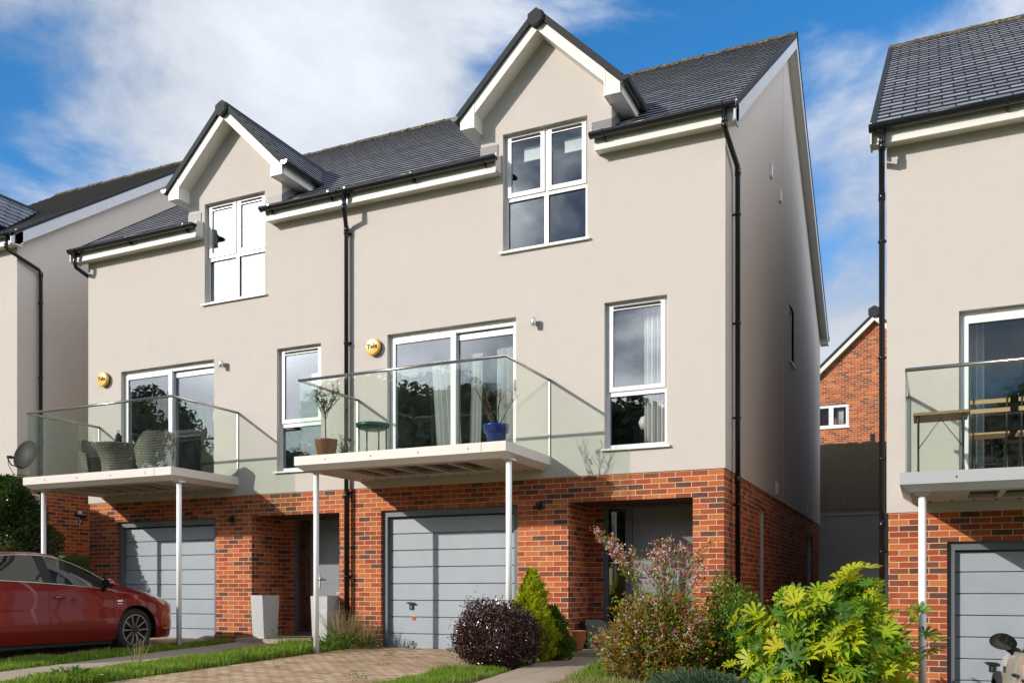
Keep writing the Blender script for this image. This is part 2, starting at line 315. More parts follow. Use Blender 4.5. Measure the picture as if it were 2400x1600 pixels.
# ------------------------------------------------------------------ mesh helpers
class MB:
    def __init__(s): s.v = []; s.f = []; s.mi = []; s.sm = []; s.uv = {}
    def quad(s, a, b, c, d, mi=0, sm=False, uv=None):
        i = len(s.v); s.v += [tuple(a), tuple(b), tuple(c), tuple(d)]; s.f.append((i, i + 1, i + 2, i + 3)); s.mi.append(mi); s.sm.append(sm)
        if uv: s.uv[len(s.f) - 1] = uv
    def poly(s, pts, mi=0):
        i = len(s.v); s.v += [tuple(p) for p in pts]; s.f.append(tuple(range(i, i + len(pts)))); s.mi.append(mi); s.sm.append(False)
    def box(s, x0, x1, y0, y1, z0, z1, mi=0):
        i = len(s.v)
        s.v += [(x0, y0, z0), (x1, y0, z0), (x1, y1, z0), (x0, y1, z0), (x0, y0, z1), (x1, y0, z1), (x1, y1, z1), (x0, y1, z1)]
        for f in ((0, 3, 2, 1), (4, 5, 6, 7), (0, 1, 5, 4), (1, 2, 6, 5), (2, 3, 7, 6), (3, 0, 4, 7)):
            s.f.append(tuple(i + k for k in f)); s.mi.append(mi); s.sm.append(False)
    def hexa(s, p, mi=0):           # eight points: bottom ring then top ring
        i = len(s.v); s.v += [tuple(q) for q in p]
        for f in ((0, 3, 2, 1), (4, 5, 6, 7), (0, 1, 5, 4), (1, 2, 6, 5), (2, 3, 7, 6), (3, 0, 4, 7)):
            s.f.append(tuple(i + k for k in f)); s.mi.append(mi); s.sm.append(False)
    def prism(s, pts, axis, a, b, mi=0):   # polygon (two coords) extruded along axis from a to b
        def P(q, t):
            if axis == 'y': return (q[0], t, q[1])
            if axis == 'x': return (t, q[0], q[1])
            return (q[0], q[1], t)
        i = len(s.v); n = len(pts); s.v += [P(q, a) for q in pts] + [P(q, b) for q in pts]
        s.f += [tuple(range(i + n - 1, i - 1, -1)), tuple(range(i + n, i + 2 * n))]; s.mi += [mi, mi]; s.sm += [False, False]
        for k in range(n):
            s.f.append((i + k, i + (k + 1) % n, i + n + (k + 1) % n, i + n + k)); s.mi.append(mi); s.sm.append(False)
    def tube(s, pts, r, n=10, mi=0, caps=True):
        pts = [Vector(p) for p in pts]; rs = r if isinstance(r, (list, tuple)) else [r] * len(pts)
        rings = []; up = None
        for k, p in enumerate(pts):
            d = (pts[min(k + 1, len(pts) - 1)] - pts[max(k - 1, 0)]).normalized()
            if up is None or abs(d.dot(up)) > .98: up = Vector((0, 0, 1)) if abs(d.z) < .9 else Vector((0, 1, 0))
            a = d.cross(up).normalized(); b = a.cross(d).normalized(); up = b
            i = len(s.v); rings.append(i)
            for q in range(n):
                t = 2 * math.pi * q / n; s.v.append(tuple(p + (a * math.cos(t) + b * math.sin(t)) * rs[k]))
        for k in range(len(rings) - 1):
            for q in range(n):
                s.f.append((rings[k] + q, rings[k] + (q + 1) % n, rings[k + 1] + (q + 1) % n, rings[k + 1] + q)); s.mi.append(mi); s.sm.append(True)
        if caps:
            s.f.append(tuple(rings[0] + q for q in range(n - 1, -1, -1))); s.f.append(tuple(rings[-1] + q for q in range(n))); s.mi += [mi, mi]; s.sm += [False, False]
    def lathe(s, prof, cx, cy, n=24, mi=0, arc=(0, 360), uvs=None, close=False):
        a0, a1 = R(arc[0]), R(arc[1]); full = abs(arc[1] - arc[0]) >= 360
        cols = n if full else n + 1; i = len(s.v)
        for k in range(cols):
            t = a0 + (a1 - a0) * k / n
            for (r, z) in prof: s.v.append((cx + r * math.cos(t), cy + r * math.sin(t), z))
        m_ = len(prof)
        for k in range(n):
            for j in range(m_ - 1):
                p = i + k * m_ + j; q = i + ((k + 1) % cols) * m_ + j
                s.f.append((p, q, q + 1, p + 1)); s.mi.append(mi); s.sm.append(True)
                if uvs:
                    u0 = (a1 - a0) * k / n * uvs; u1 = (a1 - a0) * (k + 1) / n * uvs
                    l0 = sum(math.dist(prof[x], prof[x + 1]) for x in range(j)); l1 = l0 + math.dist(prof[j], prof[j + 1])
                    s.uv[len(s.f) - 1] = ((u0, l0), (u1, l0), (u1, l1), (u0, l1))
    def build(s, name, mats, parent=None, origin=None, smooth_angle=None):
        o = Vector(origin if origin is not None else (parent['_o'] if parent is not None and '_o' in parent else (0, 0, 0)))
        me = bpy.data.meshes.new(name)
        me.from_pydata([tuple(Vector(v) - o) for v in s.v], [], s.f)
        me.polygons.foreach_set('material_index', s.mi); me.polygons.foreach_set('use_smooth', s.sm)
        if s.uv:
            ul = me.uv_layers.new(name='UVMap')
            for fi, u in s.uv.items():
                p = me.polygons[fi]
                for k, li in enumerate(p.loop_indices): ul.data[li].uv = u[k]
        for mm in (mats if isinstance(mats, list) else [mats]): me.materials.append(mm)
        me.update()
        ob = bpy.data.objects.new(name, me); C.objects.link(ob)
        if parent is not None:
            ob.parent = parent
            if parent.type == 'MESH': pass
        else: ob.location = o
        if '_o' not in ob: ob['_o'] = list(o)
        return ob

def npmesh(name, V, F, mat, parent=None, origin=(0, 0, 0), smooth=False, mi=None):
    V = np.asarray(V, np.float32) - np.asarray(origin, np.float32); F = np.asarray(F, np.int32)
    k = F.shape[1]; me = bpy.data.meshes.new(name)
    me.vertices.add(len(V)); me.vertices.foreach_set('co', V.ravel())
    me.loops.add(F.size); me.loops.foreach_set('vertex_index', F.ravel())
    me.polygons.add(len(F)); me.polygons.foreach_set('loop_start', np.arange(0, F.size, k, dtype=np.int32)); me.polygons.foreach_set('loop_total', np.full(len(F), k, np.int32))
    me.polygons.foreach_set('use_smooth', np.full(len(F), smooth))
    for mm in (mat if isinstance(mat, list) else [mat]): me.materials.append(mm)
    if mi is not None: me.polygons.foreach_set('material_index', np.asarray(mi, np.int32))
    me.update(calc_edges=True); me.validate()
    ob = bpy.data.objects.new(name, me); C.objects.link(ob)
    if parent is not None: ob.parent = parent
    else: ob.location = origin
    ob['_o'] = list(map(float, origin)); return ob

def tag(o, label=None, cat=None, group=None, kind=None):
    for k, v in (('label', label), ('category', cat), ('group', group), ('kind', kind)):
        if v: o[k] = v
    return o
def thing(name, label, cat, loc, group=None):
    o = bpy.data.objects.new(name, None); C.objects.link(o); o.location = loc; o.empty_display_size = .2
    o['_o'] = list(loc); return tag(o, label, cat, group)
def sub(parent, child_mb, name, mat): return child_mb.build(name, mat, parent)
def copy_tree(o, parent=None):
    c = o.copy(); C.objects.link(c)
    if parent is not None: c.parent = parent
    for ch in [x for x in o.children]: copy_tree(ch, c)
    return c

# ------------------------------------------------------------------ ground and setting
GX = [(-400, 6), (-60, 2.4), (-30, 1.0), (-16.6, .62), (-15, .35), (-13.8, .10), (-11, .06), (-8.3, .04), (-6, .0), (-4, .0), (-2.6, -.06), (-1.4, -.22), (-.6, -.50), (.0, -.66), (3, -.69), (10, -1.0), (60, -3), (400, -6)]
def gz(x, y):
    z = np.interp(x, [a for a, b in GX], [b for a, b in GX])
    s = np.where(y < 0, .022 * np.maximum(y, -9) - .0, 0.)
    z = z + s
    hill = np.clip((y - 12.35) / .4, 0, 1)
    return z * (1 - hill) + hill * (2.72 + np.clip(y - 13, 0, 60) * .045)
xs = np.unique(np.concatenate([np.linspace(-20, 8, 113), [-400, -200, -100, -60, -40, -30, -25, 10, 14, 20, 30, 60, 100, 200, 400]]))
ys = np.unique(np.concatenate([np.linspace(-9, 0, 37), np.linspace(0, 12, 13), [-400, -200, -100, -60, -40, -30, -22, -16, -12, 12.35, 12.75, 14, 18, 24, 30, 40, 60, 100, 200, 400]]))
X_, Y_ = np.meshgrid(xs, ys); Z_ = gz(X_, Y_) - .03
nx, ny = len(xs), len(ys)
I = np.arange(nx * ny).reshape(ny, nx)
tag(npmesh('ground', np.stack([X_, Y_, Z_], -1).reshape(-1, 3), np.stack([I[:-1, :-1], I[:-1, 1:], I[1:, 1:], I[1:, :-1]], -1).reshape(-1, 4), M['ground'], smooth=True), kind='structure')

def sheet(name, x0, x1, y0, y1, mat, dz=.0, thick=.1, x0b=None, x1b=None, n=24):
    """paved strip that follows the fall of the ground, with a real edge"""
    b = MB()
    x0b = x0 if x0b is None else x0b; x1b = x1 if x1b is None else x1b
    rows = []
    for k in range(n + 1):
        t = k / n; y = y1 + (y0 - y1) * t
        a = x0 + (x0b - x0) * t; c = x1 + (x1b - x1) * t
        rows.append([(a, y), (a + (c - a) * .33, y), (a + (c - a) * .66, y), (c, y)])
    for k in range(n):
        for j in range(3):
            q = [rows[k][j], rows[k + 1][j], rows[k + 1][j + 1], rows[k][j + 1]]
            b.quad(*[(px, py, float(gz(px, py)) + dz) for px, py in q], sm=True)
        for j in (0, 3):
            p, q = rows[k][j], rows[k + 1][j]
            b.quad((p[0], p[1], float(gz(*p)) + dz), (q[0], q[1], float(gz(*q)) + dz), (q[0], q[1], float(gz(*q)) + dz - thick), (p[0], p[1], float(gz(*p)) + dz - thick))
    for k in (0, n):
        for j in range(3):
            p, q = rows[k][j], rows[k][j + 1]
            b.quad((p[0], p[1], float(gz(*p)) + dz), (q[0], q[1], float(gz(*q)) + dz), (q[0], q[1], float(gz(*q)) + dz - thick), (p[0], p[1], float(gz(*p)) + dz - thick))
    return tag(b.build(name, mat), kind='structure')
sheet('driveway', -8.15, -5.42, -6.6, .2, M['paving'], 0, x1b=-5.0, x0b=-8.1)
sheet('driveway', -13.95, -11.15, -6.6, .2, M['paving'], 0)
sheet('driveway', .05, 2.9, -6.6, .2, M['paving'], 0)
sheet('driveway', -22.05, -19.25, -6.6, .2, M['paving'], 0)
sheet('path', -4.78, -3.92, -6.4, -.02, M['slab'], .012, x0b=-4.15, x1b=-3.3)
sheet('path', -10.55, -9.72, -6.4, -.02, M['slab'], .012, x0b=-9.9, x1b=-9.1)
b = MB()
for px0, px1 in ((-4.80, -2.95), (-10.56, -8.72)):
    z0 = float(gz(px0, -.1))
    b.box(px0, px1, -.32, .9, z0 - .2, z0 + .075)
tag(b.build('porch_step', M['slab']), kind='structure')
# street
b = MB()
for x0 in np.arange(-60, 40, 4.):
    q = [(x0, -6.55), (x0 + 4, -6.55), (x0 + 4, -16), (x0, -16)]
    b.quad(*[(px, py, float(gz(px, max(py, -9))) - .012) for px, py in q])
tag(b.build('road', M['tarmac']), kind='structure')

# ------------------------------------------------------------------ house builder
ROOF = lambda y: 7.245 + .7085 * (y + .25)
DX = -5.087                                   # dormer centre line
def wall_grid(b, axis, c, us, zs, holes, region=None, flip=False, depth=0., rev_mi=None):
    """sheet of cells on the plane axis=c without the holes, plus reveals going `depth` inwards"""
    us = sorted(set(us + [h[0] for h in holes] + [h[1] for h in holes])); zs = sorted(set(zs + [h[2] for h in holes] + [h[3] for h in holes]))
    P = (lambda u, z, d=0: (u, c + d, z)) if axis == 'y' else (lambda u, z, d=0: (c - d, u, z))
    for i in range(len(us) - 1):
        for j in range(len(zs) - 1):
            um, zm = (us[i] + us[i + 1]) / 2, (zs[j] + zs[j + 1]) / 2
            if any(h[0] < um < h[1] and h[2] < zm < h[3] for h in holes): continue
            if region and not region(um, zm): continue
            b.quad(P(us[i], zs[j]), P(us[i + 1], zs[j]), P(us[i + 1], zs[j + 1]), P(us[i], zs[j + 1]))
    for h in holes:
        d = h[4] if len(h) > 4 else depth
        if not d: continue
        u0, u1, z0, z1 = h[:4]
        b.quad(P(u0, z0), P(u0, z1), P(u0, z1, d), P(u0, z0, d)); b.quad(P(u1, z0, d), P(u1, z1, d), P(u1, z1), P(u1, z0))
        b.quad(P(u0, z1), P(u1, z1), P(u1, z1, d), P(u0, z1, d)); b.quad(P(u0, z0, d), P(u1, z0, d), P(u1, z0), P(u0, z0))

def slates(name, mat, parent, origin, o, u, v, n, rows, gauge=.2459, th=.020):
    """lapped courses: rows = list of lists of (u0,u1) spans; o origin, u along, v up the slope, n outward normal"""
    b = MB(); o, u, v, n = map(Vector, (o, u, v, n))
    for k, spans in enumerate(rows):
        for (a, c) in spans:
            if c - a < .01: continue
            lo = o + v * (gauge * k); hi = o + v * (gauge * (k + 1) + .02)
            p0 = lo + u * a + n * th; p1 = lo + u * c + n * th; p2 = hi + u * c; p3 = hi + u * a
            v0 = k * gauge + .0005; v1 = (k + 1) * gauge - .0005
            b.quad(p0, p1, p2, p3, uv=((a, v0), (c, v0), (c, v1), (a, v1)))
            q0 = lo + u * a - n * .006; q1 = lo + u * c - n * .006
            b.quad(q0, q1, p1, p0, 1, uv=((a, v0), (c, v0), (c, v0), (a, v0)))  # risers coloured black to paint in the gap shadow under each course
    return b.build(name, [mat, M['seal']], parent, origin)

def casement(house, x0, x1, z0, z1, kind, y=.085, vents=True, name='window', label=None, yw=0.):
    """white upvc window in an opening; kind: 'four', 'tall', 'two'"""
    W_ = .055
    f = MB()
    f.box(x0, x0 + W_, y, y + .07, z0, z1); f.box(x1 - W_, x1, y, y + .07, z0, z1)
    f.box(x0 + W_, x1 - W_, y, y + .07, z1 - W_, z1); f.box(x0 + W_, x1 - W_, y, y + .07, z0, z0 + W_)
    root = f.build(name, M['upvc'], house)
    if label: root['label'] = label
    cells = []
    if kind == 'four':
        zt = z0 + (z1 - z0) * .455; xm = (x0 + x1) / 2
        t = MB(); t.box(x0 + W_, x1 - W_, y + .001, y + .069, zt - .035, zt + .035); t.box(xm - .035, xm + .035, y + .001, y + .069, z0 + W_, zt - .035); t.box(xm - .035, xm + .035, y + .001, y + .069, zt + .035, z1 - W_)
        t.build('mullion', M['upvc'], root)
        cells = [(x0 + W_, xm - .035, zt + .035, z1 - W_, 1), (xm + .035, x1 - W_, zt + .035, z1 - W_, 1), (x0 + W_, xm - .035, z0 + W_, zt - .035, 0), (xm + .035, x1 - W_, z0 + W_, zt - .035, 0)]
    elif kind == 'tall':
        zt = z0 + (z1 - z0) * .378
        t = MB(); t.box(x0 + W_, x1 - W_, y + .001, y + .069, zt - .04, zt + .04); t.build('mullion', M['upvc'], root)
        cells = [(x0 + W_, x1 - W_, zt + .04, z1 - W_, 1), (x0 + W_, x1 - W_, z0 + W_, zt - .04, 0)]
    else:
        xm = (x0 + x1) / 2
        t = MB(); t.box(xm - .03, xm + .03, y + .001, y + .069, z0 + W_, z1 - W_); t.build('mullion', M['upvc'], root)
        cells = [(x0 + W_, xm - .03, z0 + W_, z1 - W_, 1), (xm + .03, x1 - W_, z0 + W_, z1 - W_, 1)]
    for (a, c, d, e, opening) in cells:
        if opening:                               # proud opening sash
            s_ = MB(); w = .052; yy = y - .018; o_ = .012
            s_.box(a - o_, a + w, yy, yy + .05, d - o_, e + o_); s_.box(c - w, c + o_, yy, yy + .05, d - o_, e + o_)
            s_.box(a + w, c - w, yy, yy + .05, e - w, e + o_); s_.box(a + w, c - w, yy, yy + .05, d - o_, d + w)
            s_.build('sash', M['upvc'], root)
            if vents:
                q = MB(); q.box(a + .06, c - .06, yy - .016, yy, e - w + .022, e - w + .050); q.box(a + .075, c - .075, yy - .018, yy - .016, e - w + .027, e - w + .036, 1)
                q.build('trickle_vent', [M['pvcgrey'], M['seal']], root)
            g = MB(); g.box(a + w, c - w, yy + .02, yy + .026, d + w, e - w); g.build('pane', M['glass'], root)
            k = MB(); e0 = .006
            for (p0, p1, r0, r1) in ((a + w, a + w + e0, d + w, e - w), (c - w - e0, c - w, d + w, e - w), (a + w + e0, c - w - e0, e - w - e0, e - w), (a + w + e0, c - w - e0, d + w, d + w + e0)): k.box(p0, p1, yy + .012, yy + .019, r0, r1)
            k.build('seal', M['seal'], root)
        else:
            g = MB(); g.box(a, c, y + .03, y + .036, d, e); g.build('pane', M['glass'], root)
            k = MB(); e0 = .008
            for (p0, p1, r0, r1) in ((a, a + e0, d, e), (c - e0, c, d, e), (a + e0, c - e0, e - e0, e), (a + e0, c - e0, d, d + e0)): k.box(p0, p1, y + .015, y + .029, r0, r1)
            k.build('seal', M['seal'], root)
    s_ = MB(); s_.prism([(yw - .045, z0 - .034), (yw - .045, z0 - .008), (y + .005, z0 + .004), (y + .005, z0 - .034)], 'x', x0 - .045, x1 + .045)
    s_.build('sill', M['upvc'], root)
    return root

def patio_door(house, x0, x1, z0, z1):
    y = .085; xm = x0 + (x1 - x0) * .51
    f = MB(); w = .075
    f.box(x0, x0 + w, y, y + .10, z0, z1); f.box(x1 - w, x1, y, y + .10, z0, z1); f.box(x0 + w, x1 - w, y, y + .10, z1 - .09, z1); f.box(x0 + w, x1 - w, y, y + .10, z0, z0 + .04)
    root = f.build('patio_door', M['upvc'], house)
    for c in (x0 + (x1 - x0) * .27, x0 + (x1 - x0) * .77):
        q = MB(); q.box(c - .24, c + .24, y - .014, y - .001, z1 - .035, z1 - .008); q.build('trickle_vent', M['white'], root)
    for (a, c, yy) in ((x0 + .02, xm + .045, y - .012), (xm - .02, x1 - .02, y + .05)):
        s_ = MB(); w2 = .085; zt = z1 - .115 if yy > y else z1 - .06
        s_.box(a, a + w2, yy, yy + .045, z0 + .01, zt); s_.box(c - w2, c, yy, yy + .045, z0 + .01, zt); s_.box(a + w2, c - w2, yy, yy + .045, zt - w2, zt); s_.box(a + w2, c - w2, yy, yy + .045, z0 + .01, z0 + .01 + w2)
        s_.build('leaf_frame', M['upvc'], root)
        g = MB(); g.box(a + w2, c - w2, yy + .018, yy + .026, z0 + .01 + w2, zt - w2); g.build('pane', M['glass'], root)
        k = MB(); e0 = .008; d, e = z0 + .01 + w2, zt - w2
        for (p0, p1, r0, r1) in ((a + w2, a + w2 + e0, d, e), (c - w2 - e0, c - w2, d, e), (a + w2 + e0, c - w2 - e0, e - e0, e), (a + w2 + e0, c - w2 - e0, d, d + e0)): k.box(p0, p1, yy + .008, yy + .017, r0, r1)
        k.build('seal', M['seal'], root)
    h = MB(); hx = x1 - .06; h.box(hx - .02, hx + .02, y + .028, y + .049, z0 + .98, z0 + 1.24); h.tube([(hx, y + .03, z0 + 1.02), (hx, y - .02, z0 + 1.04), (hx, y - .02, z0 + 1.18), (hx, y + .03, z0 + 1.20)], .011, 8)
    h.build('handle', M['white'], root)
    return root

def garage_door(house, x0, x1, z0, z1):
    f = MB(); y = .075
    f.box(x0, x0 + .085, y, y + .09, z0, z1); f.box(x1 - .085, x1, y, y + .09, z0, z1); f.box(x0 + .085, x1 - .085, y, y + .09, z1 - .10, z1)
    root = f.build('garage_door', M['gframe'], house)
    s_ = MB(); s_.box(x0 + .085, x1 - .085, y + .055, y + .07, z1 - .125, z1 - .105); s_.build('top_seal', M['seal'], root)
    n = 8; zt = z1 - .105; h = (zt - z0) / n; yd = y + .075
    p = MB()
    for k in range(n):
        a, c = z0 + h * k + .005, z0 + h * (k + 1) - .003
        prof = [(yd + .010, a), (yd, a + .006), (yd, c - .012), (yd + .010, c), (yd + .03, c), (yd + .03, a)]
        p.prism(prof, 'x', x0 + .075, x1 - .075)
    p.build('door_panel', M['gdoor'], root)
    bk = MB(); bk.box(x0 + .08, x1 - .08, yd + .031, yd + .04, z0, zt); bk.build('backing', M['void'], root)
    hh = MB(); hx = x0 + .49; hz = z0 + .745
    hh.prism([(hx - .085, hz + .012), (hx - .075, hz - .004), (hx - .025, hz - .016), (hx + .025, hz - .020), (hx + .075, hz - .016), (hx + .085, hz - .006), (hx + .045, hz + .012), (hx - .045, hz + .017)], 'y', yd - .035, yd - .001)
    hh.box(hx - .035, hx + .035, yd - .018, yd, hz - .10, hz - .02)
    hd = hh.build('handle', M['black'], root)
    kx = MB(); kx.box(hx - .012, hx + .012, yd - .023, yd - .018, hz - .085, hz - .04); kx.build('lock', M['steel'], hd)
    return root

def front_door(house, x0, x1, z0, z1, y=.875):
    f = MB(); w = .075; sx = x0 + .40
    for a, c in ((x0, x0 + w), (sx - .05, sx + .06), (x1 - w, x1)): f.box(a, c, y, y + .08, z0, z1)
    f.box(x0 + w, sx - .05, y + .001, y + .079, z1 - w, z1); f.box(sx + .06, x1 - w, y + .001, y + .079, z1 - w, z1); f.box(x0 + w, sx - .05, y + .001, y + .079, z0, z0 + .10)
    f.box(sx + .06, x1 - w, y + .001, y + .079, z0, z0 + .025)
    root = f.build('front_door', M['gframe'], house)
    g = MB(); g.box(x0 + w, sx - .05, y + .03, y + .036, z0 + .10, z1 - w); g.build('side_light', M['glass'], root)
    d = MB(); a, c = sx + .065, x1 - w - .005; yy = y + .012; zb, zt = z0 + .03, z1 - w - .004
    d.box(a, c, yy, yy + .05, zb, zt)
    for k in range(7):
        z = zb + .12 + (zt - zb - .2) * k / 7; d.box(a + .12, c - .10, yy - .005, yy, z + .006, z + (zt - zb - .2) / 7 - .006)
    leaf = d.build('door_leaf', M['fdoor'], root)
    l_ = MB(); l_.box((a + c) / 2 - .15, (a + c) / 2 + .15, yy - .018, yy - .006, zb + .72, zb + .79); l_.build('letter_plate', M['steel'], leaf)
    h = MB(); h.box(a + .035, a + .075, yy - .012, yy, zb + .85, zb + 1.12); h.tube([(a + .055, yy - .01, zb + 1.02), (a + .055, yy - .05, zb + 1.02), (a + .17, yy - .055, zb + 1.02)], .010, 8); h.build('handle', M['steel'], leaf)
    bk = MB(); bk.box(x0, x1, y + .30, y + .32, z0, z1); bk.build('hall', M['void'], root)
    return root

def balcony(house, x0, x1, deckmat, zt=2.868, yf=-1.53):
    d = MB()
    zb, zc, ins = zt - .13, zt - .205, .10
    # fascia with chamfer, front and two sides
    d.hexa([(x0, yf, zb), (x1, yf, zb), (x1 - .03, yf + .03, zb), (x0 + .03, yf + .03, zb), (x0, yf, zt), (x1, yf, zt), (x1 - .03, yf + .03, zt), (x0 + .03, yf + .03, zt)])
    d.hexa([(x0, yf, zb), (x0 + .03, yf + .03, zb), (x0 + .03, -.002, zb), (x0, -.002, zb), (x0, yf, zt), (x0 + .03, yf + .03, zt), (x0 + .03, -.002, zt), (x0, -.002, zt)])
    d.hexa([(x1 - .03, yf + .03, zb), (x1, yf, zb), (x1, -.002, zb), (x1 - .03, -.002, zb), (x1 - .03, yf + .03, zt), (x1, yf, zt), (x1, -.002, zt), (x1 - .03, -.002, zt)])
    i0 = (x0, yf, zb - .003); i1 = (x1, yf, zb - .003); j0 = (x0 + ins, yf + ins, zc); j1 = (x1 - ins, yf + ins, zc)
    d.quad(i0, i1, j1, j0); d.quad((x0, -.002, zb - .003), i0, j0, (x0 + ins, -.002, zc)); d.quad(i1, (x1, -.002, zb - .003), (x1 - ins, -.002, zc), j1)
    root = d.build('balcony', deckmat, house)
    s_ = MB(); s_.box(x0 + .03, x1 - .03, yf + .03, -.002, zt - .05, zt - .012); s_.build('deck_board', M['under'], root)
    u = MB()                                        # underside frame with open bays
    zu0, zu1 = zc + .001, zc + .05
    u.box(x0 + ins, x1 - ins, yf + ins, yf + .28, zu0, zu1); u.box(x0 + ins, x1 - ins, -.42, -.003, zu0, zu1)
    nb = 5
    for k in range(nb + 1):
        xx = x0 + .55 + (x1 - x0 - 1.1) * k / nb
        wd = .06 if 0 < k < nb else .28
        u.box(xx - wd / 2, xx + wd / 2, yf + .28, -.42, zu0 + .001, zu1 - .001)
    u.box(x0 + ins, x0 + .42, yf + .28, -.42, zu0, zu1 - .002); u.box(x1 - .42, x1 - ins, yf + .28, -.42, zu0, zu1 - .002)
    u.build('underframe', M['under'], root)
    db = MB(); db.box(x0 + .3, x1 - .3, yf + .2, -.3, zu1 + .004, zu1 + .012); db.build('bay_panel', M['darkboard'], root)
    bo = MB()
    for k in range(13):
        xx = x0 + .3 + (x1 - x0 - .6) * k / 12
        bo.lathe([(0, zu0 - .012), (.014, zu0 - .010), (.016, zu0)], xx, -.21, 8)
    for k in range(4): bo.tube([(x0 + .55 + k * (x1 - x0 - 1.1) / 3, yf - .006, zt - .07), (x0 + .55 + k * (x1 - x0 - 1.1) / 3, yf + .001, zt - .07)], .009, 8)
    bo.build('bolts', M['pvcgrey'], root)
    jt = MB(); jt.box(x1 - .36, x1 - .355, yf - .0015, yf, zb, zt); jt.build('joint', M['seal'], root)
    gz0, gz1 = zt - .02, zt + 1.095; t = .010; g0, g1 = x0 + .06, x1 - .012; yg = yf + .035
    w3 = (g1 - g0) / 3
    for k in range(3):
        g = MB(); g.box(g0 + w3 * k + .006, g0 + w3 * (k + 1) - .006, yg, yg + t, gz0, gz1); g.build('glass_panel', M['bglass'], root)
    for xx in (g0 - .004, g1 - .008):
        g = MB(); g.box(xx, xx + t, yg + .02, -.02, gz0, gz1); g.build('glass_panel', M['bglass'], root)
    hr = MB(); rz = gz1 + .013
    hr.tube([(g0 + .001, -.0, rz), (g0 + .001, yg + .005, rz), (g1 - .003, yg + .005, rz), (g1 - .003, 0, rz)], .022, 12)
    hr.build('handrail', M['steel'], root)
    e = MB()
    for xx in (g0 + .001, g1 - .003): e.box(xx - .012, xx + .012, -.018, -.001, gz0, gz1)
    e.build('wall_channel', M['silver'], root)
    return root

